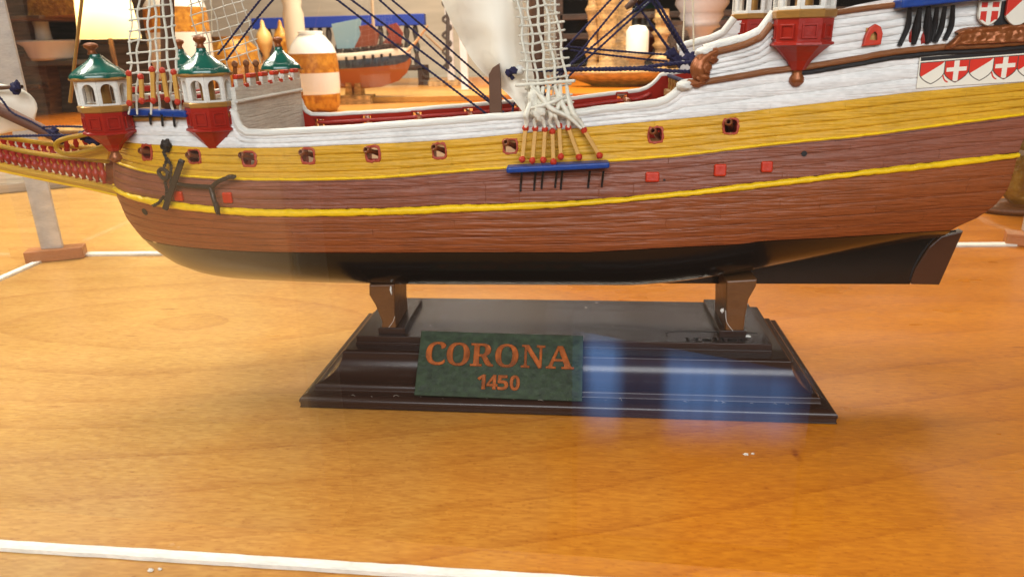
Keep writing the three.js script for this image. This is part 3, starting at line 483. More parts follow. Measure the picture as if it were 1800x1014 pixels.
// ---------- shrouds ----------
function shroud(label, bots, tops, rungs, r, m, over = 0.05, knots = true) {   // rungs: [t, slope]
  const g = grp('shroud', ship, label), n = bots.length;
  bots.forEach((b, i) => { const q = []; for (let k = 0; k <= 12; k++) { const p = b.clone().lerp(tops[i], k / 12); p.x += 0.0005 * Math.sin(k * 1.9 + i * 2.1); p.z += 0.0004 * Math.cos(k * 2.3 + i); q.push(p); } M('shroud_rope', tube(q, r * rr(0.9, 1.15), 40, 6), m, g); });
  rungs.forEach(([t, sl], j) => {
    const q = []; for (let i = 0; i < n; i++) q.push(bots[i].clone().lerp(tops[i], clamp(t + sl * i / (n - 1) + rr(-0.004, 0.004), 0, 1)));
    q.unshift(q[0].clone().lerp(q[1], -over * rr(1.5, 4))); q.push(q[n].clone().lerp(q[n - 1], -over * rr(1.5, 4)));
    const gs = [tube(q, r * rr(0.75, 1), 36, 6)]; if (knots) for (let i = 1; i <= n; i++) gs.push(lump(q[i], r * 1.45, r * 1.3, r * 1.4, 0.1, i + j));
    M('ratline', gs, m, g);
  });
}
const rungSet = (a, b, n, sl) => Array.from({ length: n }, (_, i) => [lerp(a, b, i / (n - 1)) + rr(-0.003, 0.003), sl]);
{ const zb = -0.0165, zt = -0.03;
  shroud('near fore shrouds and ratlines', [[226, 200], [239, 200], [266, 200], [279, 200], [303, 200], [319, 200]].map(([u, v]) => P(u, v, zb)), [[231, -70], [245, -70], [257, -70], [268, -70], [279, -70], [291, -70]].map(([u, v]) => P(u, v, zt)), rungSet(0.12, 0.97, 13, 0.03), 0.00048, K.net, 0.1);
  shroud('far fore shrouds and ratlines', [[352, 118], [375, 117], [400, 116], [421, 114], [441, 112], [459, 110]].map(([u, v]) => P(u, v, -0.098)), [[320, -75], [332, -75], [350, -75], [368, -75], [384, -75], [400, -75]].map(([u, v]) => P(u, v, -0.085)), rungSet(0.02, 0.97, 11, 0.11), 0.00034, K.net, 0.1, false);
  shroud('near main shrouds and ratlines', [[935, 200], [951, 203], [968, 203], [985, 203], [1004, 203]].map(([u, v]) => P(u, v, -0.013)), [[903, -70], [919, -70], [934, -70], [949, -70], [965, -70]].map(([u, v]) => P(u, v, -0.03)), rungSet(0.05, 0.98, 17, 0.03), 0.00055, K.net, 0.16);
  shroud('far main shrouds and ratlines', [[930, 165], [943, 168], [957, 172], [972, 174], [985, 170]].map(([u, v]) => P(u, v, -0.1)), [[925, -70], [934, -70], [943, -70], [952, -70], [961, -70]].map(([u, v]) => P(u, v, -0.085)), rungSet(0.05, 0.97, 15, -0.05), 0.0005, K.net, 0.12, false); }
// thread ends gathered and glued above the main deadeyes
{ const tops = [924, 941, 958, 971, 983, 999, 1027], gs = [];
  [[936, 150], [945, 150], [955, 152], [965, 150], [975, 150], [985, 148], [996, 150]].forEach(([u, v], i) => { const ex = [926, 940, 955, 966, 980, 1000, 1020][i]; gs.push([P(u, v, -0.0125), P(lerp(u, ex, 0.35) + 6 * Math.sin(i * 2), v + 30, -0.0105), P(lerp(u, ex, 0.75) - 4 * Math.cos(i * 3), v + 55, -0.0095), PH(ex, 214, 0.0045), PH(tops[i], 224, 0.0042)]); });
  gs.forEach((q, i) => M('lanyard', taper(q, [0.0007, 0.001, 0.0012, 0.001, 0.0006], 26, 8), K.net, ship));
  M('lanyard', taper([P(933, 150, -0.012), P(950, 168, -0.0095), P(968, 190, -0.0085), PH(1000, 206, 0.006), PH(1022, 226, 0.005)], [0.0008, 0.0012, 0.0012, 0.001, 0.0006], 26, 8), K.net, ship);
  M('lanyard', taper([P(998, 168, -0.012), P(975, 178, -0.009), P(950, 186, -0.0085), P(930, 190, -0.01)], [0.0006, 0.0009, 0.0011, 0.0007], 20, 8), K.net, ship);
  M('lanyard_knot', lump(P(948, 196, -0.0095), 0.003, 0.0036, 0.002, 0.2, 2), K.net, ship); M('lanyard_knot', lump(P(937, 176, -0.0105), 0.002, 0.004, 0.0015, 0.2, 5), K.net, ship);
  M('ratline_end', tube([P(908, 150, -0.012), P(1009, 142, -0.012)], 0.0007, 6), K.net, ship); M('ratline_end', tube([P(993, 177, -0.011), P(1003, 176, -0.011)], 0.0008, 4), K.net, ship); M('ratline_end', tube([P(992, 191, -0.011), P(1000, 189, -0.011)], 0.0008, 4), K.net, ship); }

// ---------- sail, post ----------
{ const nU = 24, nV = 40, pos = [], idx = [];
  const left = curve1([[-70, 752], [0, 776], [50, 799], [100, 826], [125, 846], [140, 862], [165, 892], [205, 926]]), right = curve1([[-70, 903], [0, 918], [70, 927], [130, 938], [150, 941], [180, 938], [205, 934]]);
  for (let i = 0; i <= nV; i++) { const v = lerp(-70, 205, i / nV); for (let j = 0; j <= nU; j++) { const t = j / nU, u = lerp(left(v), right(v), t), belly = 0.016 * Math.sin(Math.PI * t) * sstep(205, 40, v) + 0.0016 * Math.sin(9 * t + v * 0.03) * sstep(205, 120, v) + 0.0008 * (fbm(t * 5, v * 0.05, 3) - 0.5); const p = P(u, v, -0.036 + belly + 0.006 * sstep(60, 130, v) + 0.012 * sstep(140, 205, v)); pos.push(p.x, p.y, p.z); } }
  for (let i = 0; i < nV; i++) for (let j = 0; j < nU; j++) { const a = i * (nU + 1) + j, b = a + nU + 1; idx.push(a, b, a + 1, a + 1, b, b + 1); }
  const g = new THREE.BufferGeometry(); g.setAttribute('position', new THREE.Float32BufferAttribute(pos, 3)); g.setIndex(idx); g.computeVertexNormals(); M('mainsail', boxUV(g), K.sail, ship, 'cream cloth mainsail drawn down to a point');
  const pp = [[859, 131], [866, 119], [878, 111], [882, 208], [861, 212]].map(([u, v]) => { const p = P(u, v, -0.0195); return [p.x, p.y]; });
  M('bitt_post', shiftTo(extrude(pp, 0.004), V(0, 0, -0.0235)), K.post, ship, 'brown wooden post with a slanted top');
}

// ---------- rigging ----------
const rg = (z, ...q) => q.map(([u, v, dz = 0]) => P(u, v, z + dz));
[rg(-0.03, [560, -25], [593, 0], [730, 106], [868, 210, -0.003]), rg(-0.034, [585, -26], [618, 0], [755, 101], [893, 204]), rg(-0.05, [636, -28], [667, 0], [760, 84], [838, 156], [893, 204, 0.01]), rg(-0.055, [658, -26], [689, 0], [775, 73], [857, 145], [902, 186, 0.015]),
  rg(-0.05, [478, -28], [450, 8], [382, 96]), rg(-0.05, [505, -30], [450, 34], [397, 106]),
  rg(-0.05, [1100, -28], [1073, 0], [985, 94]), rg(-0.048, [1122, -30], [1095, 0], [998, 118], [930, 196], [898, 206, 0.012]), rg(-0.046, [1170, -26], [1138, 0], [1005, 112], [972, 137]), rg(-0.044, [1178, -30], [1146, 0], [1026, 109], [993, 140]),
  rg(-0.046, [1112, 0], [1124, 14], [1177, 88]), rg(-0.047, [1100, -18], [1130, 22], [1180, 90]), rg(-0.035, [1128, -26], [1146, 0], [1207, 97]), rg(-0.033, [1136, -26], [1154, 0], [1211, 95]),
  rg(-0.06, [998, 82], [1090, 90], [1172, 96]), rg(-0.06, [1003, 88], [1080, 98], [1174, 108]),
  rg(-0.02, [938, 123], [1000, 123], [1060, 121], [1125, 119], [1170, 113], [1217, 109]), rg(-0.019, [938, 124], [1000, 121], [1060, 122], [1125, 121], [1170, 124], [1220, 126])]
  .forEach((q, i) => rope(q, i > 15 ? 0.0009 : i === 12 || i === 13 ? 0.00072 : 0.00055, 'stay_rope', K.navy, ship));
rope(rg(-0.022, [875, 98], [884, 112], [892, 125], [902, 138]), 0.001, 'sail_tie', K.navy, ship);
M('rope_knot', [lump(P(902, 124, -0.02), 0.0019, 0.0014, 0.0012, 0.25, 1), lump(P(893, 128, -0.02), 0.001, 0.0014, 0.001, 0.2, 4)], K.navy, ship);
M('clew_lump', lump(P(913, 123, -0.021), 0.0022, 0.002, 0.0014, 0.1), K.white, ship);
[[1180, 95, -0.046], [1188, 104, -0.046], [1212, 102, -0.032], [1222, 108, -0.028]].forEach(([u, v, z], i) => M('rope_knot', [lump(P(u, v, z), 0.0024, 0.002, 0.0016, 0.34, i), lump(P(u + 6, v + 4, z), 0.0013, 0.0024, 0.0013, 0.2, i + 3)], K.navy, ship));
rope(rg(-0.05, [1205, -25], [1204, 0], [1201, 74]), 0.0005, 'fine_thread', K.thread, ship, 0.002); rope(rg(-0.045, [1217, -25], [1218, 0], [1220, 88]), 0.0005, 'fine_thread', K.thread, ship, 0.002);
rope(rg(-0.06, [355, -20], [356, 40], [356, 86]), 0.0003, 'fine_thread', K.thread, ship, 0.002); rope(rg(-0.06, [370, -20], [371, 10], [372, 60]), 0.0003, 'fine_thread', K.thread, ship, 0.002);
rope(rg(-0.06, [900, 208], [905, 180, -0.01], [930, 160]), 0.0006, 'fine_rope', K.navy, ship);
// masts
M('fore_mast', taper([P(296, 190, ZC), P(292, -60, ZC)], [0.0034, 0.003], 6, 14), K.post, ship, 'brown foremast'); M('main_mast', taper([P(945, 190, ZC - 0.006), P(942, -60, ZC - 0.006)], [0.0038, 0.0034], 6, 14), K.post, ship, 'brown mainmast');
M('yard_end', taper([P(1100, 14, -0.046), P(1112, 4, -0.046), P(1122, -14, -0.046)], [0.001, 0.0015, 0.0015], 10), K.post, ship);
// bulkhead at the break of the quarterdeck with small balusters
{ const x0 = PH(1205, 140).x + 0.004; M('quarter_bulkhead', box(x0, x0 + 0.002, 0.11, 0.134, ZC - 0.036, ZC + 0.034), K.deck, ship); M('quarter_beam', box(x0 - 0.003, x0 + 0.003, 0.133, 0.1365, ZC - 0.037, ZC + 0.036, 0.0008), K.deck, ship);
  for (let i = 0; i < 7; i++) M('quarter_baluster', shiftTo(lathe([[0.0004, 0.1365], [0.0009, 0.138], [0.0005, 0.1395], [0.0009, 0.141], [0.0004, 0.1425]], 8), V(x0 - 0.001, 0, lerp(ZC + 0.03, ZC - 0.03, i / 6))), K.gold, ship);
  M('quarter_rail', tube([V(x0 - 0.001, 0.1428, ZC + 0.034), V(x0 - 0.001, 0.1428, ZC - 0.034)], 0.001, 8), K.navy, ship); }

// ---------- bow: beakhead, bowsprit, anchor ----------
{ const head = grp('beakhead', ship, 'yellow railed beakhead with red balusters'), zN = (u) => lerp(ZC + 0.006, ZC + 0.019, clamp((u + 80) / 290)), zF = (u) => 2 * ZC - zN(u);
  const up = lin1([[-90, 236], [-40, 248], [0, 257], [60, 270], [120, 277], [188, 283]]), dn = lin1([[-90, 270], [0, 291], [60, 304], [110, 314], [165, 325], [217, 337]]);
  const us = [-90, -45, 0, 40, 80, 120, 160, 188];
  M('head_rail', tube(us.map((u) => P(u, up(u), zN(u))), 0.0013, 50, 8), K.ochre, head); M('head_rail', tube([...us, 214].map((u) => P(u, dn(u), zN(u))), 0.0021, 50, 8), K.ochre, head); M('head_rail', tube([...us, 214].map((u) => P(u, dn(u) + 7, zN(u))), 0.0012, 50, 8), K.yellow, head);
  M('head_rail', tube(us.map((u) => V(P(u, up(u), zN(u)).x, P(u, up(u), zN(u)).y, zF(u))), 0.0013, 50, 8), K.ochre, head); M('head_rail', tube(us.map((u) => V(P(u, dn(u), zN(u)).x, P(u, dn(u), zN(u)).y, zF(u))), 0.002, 50, 8), K.ochre, head);
  for (let i = 0; i < 21; i++) { const u = -60 + i * 11.9, a = P(u, up(u) + 3, zN(u)), b = P(u + 3, dn(u) - 4, zN(u)), h = a.y - b.y;
    const prof = [[0.0006, 0], [0.0011, h * 0.06], [0.0008, h * 0.14], [0.0017, h * 0.35], [0.0019, h * 0.48], [0.0012, h * 0.62], [0.0009, h * 0.72], [0.0015, h * 0.86], [0.0013, h]];
    for (const z of [zN(u), zF(u)]) M('baluster', shiftTo(lathe(prof, 10), V((a.x + b.x) / 2, b.y, z)), K.red, head); }
  M('head_knee', extrudeXY([[184, 281], [222, 283], [222, 338], [186, 330]], ZC + 0.012, ZC - 0.012), K.brown, head);
  M('hawse_hole', lump(P(218, 333, ZC + 0.0125), 0.0012, 0.0016, 0.0008, 0.05), K.black, head);
  M('head_loop', tube([[186, 256], [150, 266], [112, 270], [99, 262], [98, 252], [110, 245], [150, 236], [176, 229]].map(([u, v]) => P(u, v, ZC + 0.026)), 0.0011, 60, 8), K.ochre, head);
  M('head_wing', extrudeXY([[104, 268], [150, 266], [178, 252], [190, 268], [188, 281], [120, 276]], ZC + 0.021, ZC + 0.0185), K.ochre, head);
  for (let i = 0; i < 4; i++) M('baluster', shiftTo(lathe([[0.0007, 0], [0.0014, 0.002], [0.0008, 0.0035], [0.0014, 0.005], [0.0006, 0.0066]], 9), P(118 + i * 16, 263 - i * 4, ZC + 0.008)), K.red, head);
  M('bowsprit', taper([P(-70, 158, ZC), P(0, 193, ZC), P(110, 246, ZC)], [0.0036, 0.0032, 0.0026], 20, 14), paint(112, 70, 52, 0.5, 0.0002, { bumpMap: T_grain }), ship, 'brown bowsprit');
  // spritsail bunched under its yard
  const S = new THREE.SphereGeometry(1, 28, 18), p = S.attributes.position, c = P(-6, 192, ZC - 0.02), k = pxAt(0, 190, ZC - 0.02); for (let i = 0; i < p.count; i++) { const x = p.getX(i), y = p.getY(i), z = p.getZ(i), f = 1 + 0.06 * Math.sin(6 * x + 3 * y); p.setXYZ(i, c.x + x * 72 * k * f, c.y + y * (y > 0 ? 44 : 40) * k * f, c.z + z * 0.004 * f); } S.computeVertexNormals();
  M('spritsail', boxUV(S), K.sail, ship, 'small bunched cream spritsail');
  M('sprit_yard', taper([P(-60, 158, ZC - 0.012), P(38, 152, ZC - 0.012)], [0.0014, 0.0009], 8), K.post, ship);
  M('rope_knot', [lump(P(26, 155, ZC - 0.01), 0.0022, 0.0026, 0.002, 0.35, 2), lump(P(30, 150, ZC - 0.01), 0.0012, 0.002, 0.0012, 0.3, 5)], K.navy, ship);
  rope(rg(ZC + 0.004, [-40, 140], [0, 173], [18, 196], [55, 214], [92, 236]), 0.0006, 'bow_rope', K.navy, ship); rope(rg(ZC + 0.02, [-40, 242], [0, 240], [80, 238], [152, 238]), 0.0007, 'bow_rope', K.navy, ship); rope(rg(ZC + 0.004, [74, 223], [110, 222], [152, 223]), 0.0006, 'bow_rope', K.navy, ship);
  [[93, 232], [100, 243], [145, 238], [158, 244], [168, 246]].forEach(([u, v], i) => M('rope_knot', lump(P(u, v, ZC + (i < 2 ? 0.006 : 0.022)), 0.0024, 0.0018, 0.0018, 0.35, i), K.navy, ship));
  rope(rg(-0.03, [212, 124], [196, 112], [178, 98]), 0.0003, 'fine_thread', K.thread, ship, 0.002);
  M('flag_staff', taper([P(122, 180, -0.07), P(136, 60, -0.07), P(150, -60, -0.07)], [0.0009, 0.0008, 0.0008], 10), K.gold, ship, 'thin yellow pole rising behind the forward turret');
}
function extrudeXY(px, zFront, zBack) { const q = px.map(([u, v]) => { const p = P(u, v, zFront); return [p.x, p.y]; }); return boxUV(shiftTo(extrude(q, zFront - zBack, 0.0003), V(0, 0, zBack))); }
{ const a = grp('anchor', ship, 'dark iron anchor hanging at the bow'), h = (u, v, o) => PH(u, v, o);
  M('stock', bar(h(319, 281, 0.006), h(289, 368, 0.005), 0.0025, 0.002, V(0.2, 0, 1), 0.0005), K.iron, a);
  M('shank', taper([h(298, 321, 0.004), h(330, 326, 0.004), h(373, 329, 0.004)], [0.0008, 0.0009, 0.0011], 14), K.iron, a);
  M('arm', taper([h(372, 329, 0.004), h(380, 321, 0.005), h(395, 314, 0.0055), h(414, 309, 0.005)], [0.0011, 0.001, 0.0009, 0.0005], 16), K.iron, a);
  M('arm', taper([h(370, 331, 0.004), h(374, 346, 0.005), h(379, 363, 0.0055), h(386, 378, 0.005)], [0.0011, 0.0011, 0.001, 0.0004], 16), K.iron, a);
  M('fluke', lump(h(405, 311, 0.0055), 0.0024, 0.001, 0.0016, 0.1), K.iron, a); M('fluke', lump(h(381, 366, 0.0055), 0.0011, 0.0028, 0.0016, 0.1), K.iron, a);
  M('ring', tube([h(283, 297, 0.004), h(293, 302, 0.004), h(291, 315, 0.004), h(284, 312, 0.004), h(278, 302, 0.004)], 0.0009, 30, 7, true), K.iron, a);
  for (const q of [[[292, 256], [287, 268], [292, 280], [286, 297]], [[294, 280], [300, 292], [298, 310], [302, 320]], [[289, 318], [292, 335], [290, 352]], [[287, 345], [278, 356], [268, 362]]]) rope(q.map(([u, v]) => h(u, v, 0.003)), 0.0008, 'anchor_rope', K.iron, a, 0.003);
  M('anchor_rope', lump(h(291, 256, 0.002), 0.0022, 0.0024, 0.0018, 0.3, 2), K.iron, a); }

// ---------- stand ----------
const stand = thing('display_stand', 'dark brown moulded plastic stand with stepped base under the model ship', 'display stand', V(0, 0, -0.0555));
{ const D = 0.111, W = 0.243, rings = [[0, 0.0006], [0.0003, 0.0002], [0.0004, 0.0026], [0, 0.0032], [0.0002, 0.0045], [0.0012, 0.0056], [0.0028, 0.006], [0.0052, 0.0061], [0.0056, 0.0066], [0.0058, 0.0086], [0.0064, 0.009]];
  for (let i = 0; i <= 10; i++) { const a = i / 10 * Math.PI / 2; rings.push([0.0066 + 0.0095 * Math.sin(a), 0.0092 + 0.0108 * (1 - Math.cos(a))]); }
  rings.push([0.0164, 0.0204], [0.0172, 0.0209], [0.03, 0.0209], [0.05, 0.0209]);
  const pos = [], idx = [], c = (k, i) => { const w = W / 2 - i, z0 = -i * 1.25, z1 = -D + i * 1.25; return [[-w, z0], [w, z0], [w, z1], [-w, z1]][k]; };
  rings.forEach(([i, y]) => { for (let k = 0; k < 4; k++) for (const e of [0, 1]) { const [x, z] = c((k + e) % 4, i); pos.push(x, y, z); } });
  for (let r = 0; r < rings.length - 1; r++) for (let k = 0; k < 4; k++) { const a = r * 8 + k * 2; idx.push(a, a + 1, a + 9, a, a + 9, a + 8); }
  const g = new THREE.BufferGeometry(); g.setAttribute('position', new THREE.Float32BufferAttribute(pos, 3)); g.setIndex(idx); g.computeVertexNormals();
  const turnS = (g) => { g.translate(0, 0, 0.0555); g.rotateY(-0.026); g.translate(0.001, 0, -0.0555); return g; };
  M('base', boxUV(turnS(g)), K.stand, stand);
  M('base_plate', turnS(box(-0.101, 0.0985, 0.0205, 0.0252, -0.0845, -0.0285, 0.0004)), K.stand, stand);
  M('base_plate_ledge', turnS(box(-0.1012, 0.0987, 0.0205, 0.0222, -0.0847, -0.0277, 0.0003)), K.stand, stand);
  const pil = (pts, name) => { const q = pts.map(([u, v]) => { const p = P(u, v, -0.036); return [p.x, p.y]; }); return boxUV(shiftTo(extrude(q, 0.026, 0.0008), V(0, 0, -0.062))); };
  M('pillar', pil([[649, 500], [694, 499], [694, 548], [698, 588], [668, 588], [672, 566], [660, 536], [649, 518]]), K.pillar, stand, 'curved brown cradle pillar near the bow'); M('pillar', pil([[1277, 493], [1331, 490], [1329, 503], [1316, 526], [1310, 556], [1306, 596], [1274, 596], [1276, 560]]), K.pillar, stand, 'curved brown cradle pillar near the stern');
  M('pillar_socket', box(P(665, 590, -0.034).x, P(712, 590, -0.034).x, 0.025, 0.0282, -0.078, -0.0342), K.stand, stand); M('pillar_socket', box(P(1264, 596, -0.034).x, P(1312, 596, -0.034).x, 0.025, 0.0284, -0.078, -0.0342), K.stand, stand);
  for (const [u, v, w, h, s] of [[661, 590, 0.0022, 0.0006, 1], [1270, 546, 0.0007, 0.0009, 2], [1310, 594, 0.0016, 0.0005, 3], [1316, 591, 0.0011, 0.0004, 5], [687, 510, 0.0004, 0.0016, 6]]) M('glue_blob', lump(P(u, v, -0.0345), w, h, 0.0006, 0.4, s), K.glue, stand);
  M('glue_line', tube([P(681, 578, -0.0352), P(690, 566, -0.0352), P(694, 556, -0.0352)], 0.0001, 10, 5), K.glue, stand); M('glue_line', tube([P(1276, 546, -0.0345), P(1278, 566, -0.0345), P(1291, 584, -0.0345)], 0.00014, 10, 5), K.glue, stand);
  // plaque leaning on the cove
  const zb = -0.003, zt = -0.0245, TL = P(732, 582, zt), TR = P(1027, 591, zt), BL = P(737, 695, zb), BR = P(1022, 706, zb), X = TR.clone().sub(TL).add(BR).sub(BL), w = X.length() / 2, up = TL.clone().add(TR).sub(BL).sub(BR), hgt = up.length() / 2, cen = TL.clone().add(TR).add(BL).add(BR).multiplyScalar(0.25);
  X.normalize(); const Zp = X.clone().cross(up.clone().normalize()).normalize(), Yp = Zp.clone().cross(X), mx = new THREE.Matrix4().makeBasis(X, Yp, Zp).setPosition(cen);
  const pl = new RoundedBoxGeometry(w, hgt, 0.0014, 2, 0.0003); boxUV(pl); pl.applyMatrix4(mx); const plaque = M('name_plaque', pl, K.plaque, stand, 'dark green plaque with raised orange lettering');
  const serif = await new FontLoader().loadAsync('fonts/droid/droid_serif_bold.typeface.json'), sans = await new FontLoader().loadAsync('fonts/droid/droid_sans_bold.typeface.json'), regular = await new FontLoader().loadAsync('fonts/droid/droid_serif_regular.typeface.json');
  const kx = w / 295, letters = (str, font, size, xs, y, hScale) => [...str].forEach((ch, i) => {
    const g = new TextGeometry(ch, { font, size, depth: 0.0006, curveSegments: 6, bevelEnabled: true, bevelThickness: 0.0003, bevelSize: 0.00022, bevelOffset: -0.0001, bevelSegments: 2 }); g.computeBoundingBox(); const b = g.boundingBox, sc = xs[i][1] * kx / (b.max.x - b.min.x);
    g.translate(-(b.min.x + b.max.x) / 2, 0, 0); g.scale(sc, hScale, 1); g.rotateZ(rr(-0.02, 0.02)); g.translate((xs[i][0] - 147) * kx, y, 0.0006); g.applyMatrix4(mx); M('letter', boxUV(g), K.letter, plaque); });
  letters('CORONA', serif, 0.0104, [[31, 36], [72, 42], [115, 42], [159, 42], [206, 42], [254, 50]], -0.0009, 1.06);
  letters('1450', sans, 0.0068, [[117, 15], [136, 20], [155, 20], [176, 18]], -0.0118, 1.0);
  // maker's mark moulded into the plate
  const mk = new TextGeometry('Heller', { font: regular, size: 0.0042, depth: 0.0003, curveSegments: 4 }); mk.computeBoundingBox(); mk.scale(1.75, 1, 1); mk.rotateX(-Math.PI / 2); const mp = PY(1203, 600, 0.0252); M('moulded_lettering', boxUV(shiftTo(mk, V(mp.x, 0.0251, mp.z))), K.dark, stand);
  const c0 = PY(1172, 584, 0.0253), c1 = PY(1330, 584, 0.0253); M('moulded_border', tube([V(c0.x, 0.0252, c0.z + 0.005), V(c0.x, 0.0252, c0.z), V(c1.x, 0.0252, c0.z)], 0.00022, 12, 5), K.dark, stand);
}

{ const gs = [], W = 0.243;   // fluff and specks lying on the stand
  for (let i = 0; i < 34; i++) { const x = rr(-0.11, 0.11), edge = rnd() < 0.8, z = edge ? rr(-0.0045, -0.0028) : rr(-0.08, -0.03), y = edge ? 0.0064 : 0.0255; if (!edge && Math.abs(x) > 0.095) continue; if (rnd() < 0.6) { const s = rr(0.00006, 0.00014), g = new THREE.SphereGeometry(s, 5, 4); g.translate(x, y, z); gs.push(g); } else { const a = rr(0, 6.28), l = rr(0.001, 0.0034); gs.push(new THREE.TubeGeometry(path([V(x, y, z), V(x + 0.5 * l * Math.cos(a), y + rr(0.0003, 0.001), z + 0.4 * l * Math.sin(a)), V(x + l * Math.cos(a), y + rr(0, 0.0006), z + l * Math.sin(a + 0.5) * 0.5)]), 8, 0.00005, 4)); } }
  const d = M('dust', gs, mat(205, 196, 182, 0.9), stand); d.userData.kind = 'stuff'; }

// ---------- acrylic display case ----------
const CA = 0.03765, CZF = 0.0971, CZB = -0.2693, CXL = -0.4161, CXR = 0.385, CH = 0.5;
const cw = (x, y, z) => V(x * Math.cos(CA) + z * Math.sin(CA), y, -x * Math.sin(CA) + z * Math.cos(CA));
const dcase = thing('display_case', 'clear acrylic display case with white base strips and wooden corner feet around the model ship', 'display case', cw((CXL + CXR) / 2, 0, (CZF + CZB) / 2));
{ const toW = (g) => g.rotateY(CA);
  const glass = new THREE.MeshPhysicalMaterial({ color: 0xffffff, roughness: 0.0, transmission: 1, thickness: 0, ior: 1.76, side: THREE.DoubleSide });
  const pane = (w, h, x, y, z, ry) => { const g = new THREE.PlaneGeometry(w, h); g.rotateY(ry); g.translate(x, y, z); return toW(g); };
  const W0 = PY(0, 963, 0), W1 = PY(850, 1017, 0), fd = W1.clone().sub(W0).normalize(), fa = Math.atan2(-fd.z, fd.x), fc = W0.clone().addScaledVector(fd, 0.21);
  { const g = new THREE.PlaneGeometry(CXR - CXL, CH); g.rotateY(fa); g.translate(fc.x, CH / 2 + 0.003, fc.z); M('pane', g, glass, dcase, 'clear front pane'); }
  M('pane', pane(CXR - CXL, CH, (CXL + CXR) / 2, CH / 2 + 0.003, CZB, 0), glass, dcase);
  M('pane', pane(CZF - CZB, CH, CXL, CH / 2 + 0.003, (CZF + CZB) / 2, Math.PI / 2), glass, dcase); M('pane', pane(CZF - CZB, CH, CXR, CH / 2 + 0.003, (CZF + CZB) / 2, Math.PI / 2), glass, dcase);
  const stripM = mat(236, 232, 220, 0.55, { bumpMap: T_brush, bumpScale: 0.0002, map: T_paint });
  const strip = (x0, x1, z0, z1) => { const nx = 160, lx = x1 - x0 > z1 - z0, g = new THREE.BoxGeometry(x1 - x0, 0.0016, z1 - z0, lx ? nx : 1, 1, lx ? 1 : nx); g.translate((x0 + x1) / 2, 0.0009, (z0 + z1) / 2); const p = g.attributes.position; for (let i = 0; i < p.count; i++) { const a = lx ? p.getX(i) : p.getZ(i), w = 0.0007 * (fbm(a * 260, lx ? p.getZ(i) * 900 : 3, 3) - 0.5); if (lx) p.setZ(i, p.getZ(i) + w); else p.setX(i, p.getX(i) + w); } g.computeVertexNormals(); return boxUV(toW(g)); };
  const fs = strip(-0.42, 0.42, -0.0021, 0.0018); fs.rotateY(fa - CA); fs.translate(fc.x, 0, fc.z);
  M('base_strip', fs, stripM, dcase, 'white strip along the near edge'); M('base_strip', strip(CXL, CXR, CZB - 0.006, CZB + 0.002), stripM, dcase, 'white strip along the far edge');
  M('base_strip', strip(CXL - 0.003, CXL + 0.003, CZB + 0.003, CZF - 0.004), stripM, dcase); M('base_strip', strip(CXR - 0.003, CXR + 0.003, CZB + 0.003, CZF - 0.004), stripM, dcase);
  const postM = mat(228, 224, 218, 0.35, { transmission: 0.55, thickness: 0, map: T_paint, bumpMap: T_brush, bumpScale: 0.0003 }), blockM = paint(176, 112, 64, 0.5, 0.0003, { bumpMap: T_grain });
  for (const [bx, bz, turn] of [[PY(100, 455, 0).x, PY(100, 455, 0).z, 0.42], [PY(1822, 432, 0).x, PY(1822, 432, 0).z, -0.4]]) {
    const f = new RoundedBoxGeometry(0.042, 0.0095, 0.016, 2, 0.0007); f.translate(0, 0.0049, 0); f.rotateY(turn); f.translate(bx, 0, bz); M('corner_foot', boxUV(f), blockM, dcase, 'small wooden foot block');
    const p1 = new RoundedBoxGeometry(0.0165, CH, 0.003, 2, 0.0006); p1.translate(0, CH / 2 + 0.0096, 0.002); const p2 = new RoundedBoxGeometry(0.003, CH, 0.012, 2, 0.0006); p2.translate(-0.006, CH / 2 + 0.0096, -0.0058); const pg = join([p1, p2]); pg.rotateY(turn * 0.6); pg.translate(bx - 0.001, 0, bz); M('corner_post', boxUV(pg), postM, dcase, 'translucent white corner post');
  } }

// ---------- things behind ----------
const ceramic = mat(232, 230, 224, 0.25, { clearcoat: 0.4, clearcoatRoughness: 0.2 }), gilt = mat(238, 184, 84, 0.4, { map: T_gold, metalness: 0.1, bumpMap: T_brush, bumpScale: 0.0006 }), turned = mat(238, 196, 134, 0.55, { map: rep(T_oldwood, 2, 0.4), bumpMap: rep(T_oldwood, 2, 0.4), bumpScale: 0.0006 }), darkwood = mat(74, 50, 38, 0.6, { map: rep(T_oldwood, 0.6, 0.3) }), brownwood = mat(134, 96, 68, 0.6, { map: rep(T_oldwood, 0.5, 0.3) });
const foot = (u, v, y = -0.003) => PY(u, v, y);
const vAt = (u, v, z) => P(u, v, z);
// white jar with gold bands
function jar(label, u, vBase, prof) {   // prof: [half width px, v] rows from the foot up with material switches
  const b = foot(u, vBase), k = pxAt(u, vBase, b.z), j = thing('banded_jar', label, 'jar', b), y = (v) => Math.max(0, (vBase - v) * k) - 0.003;
  prof.forEach(([name, m, rows, lab]) => M(name, shiftTo(lathe(rows.map(([r, v]) => [r * k, y(v)]), 40), V(b.x, 0, b.z)), m, j, lab)); return j;
}
jar('white ceramic jar with two gold bands behind the far red bulwark', 560, 196, [['lower_band', gilt, [[0, 196], [30, 196], [37, 185], [39, 166]], 'gold lower band'], ['body', ceramic, [[39, 166], [40.5, 150], [40.5, 132]], 'white middle'], ['upper_band', gilt, [[40.5, 132], [40.5, 118], [39, 101]], 'gold upper band'], ['shoulder', ceramic, [[39, 101], [34, 88], [25, 77], [19, 71], [21, 67], [18, 66], [16, 70]], 'white shoulder and lip']]);
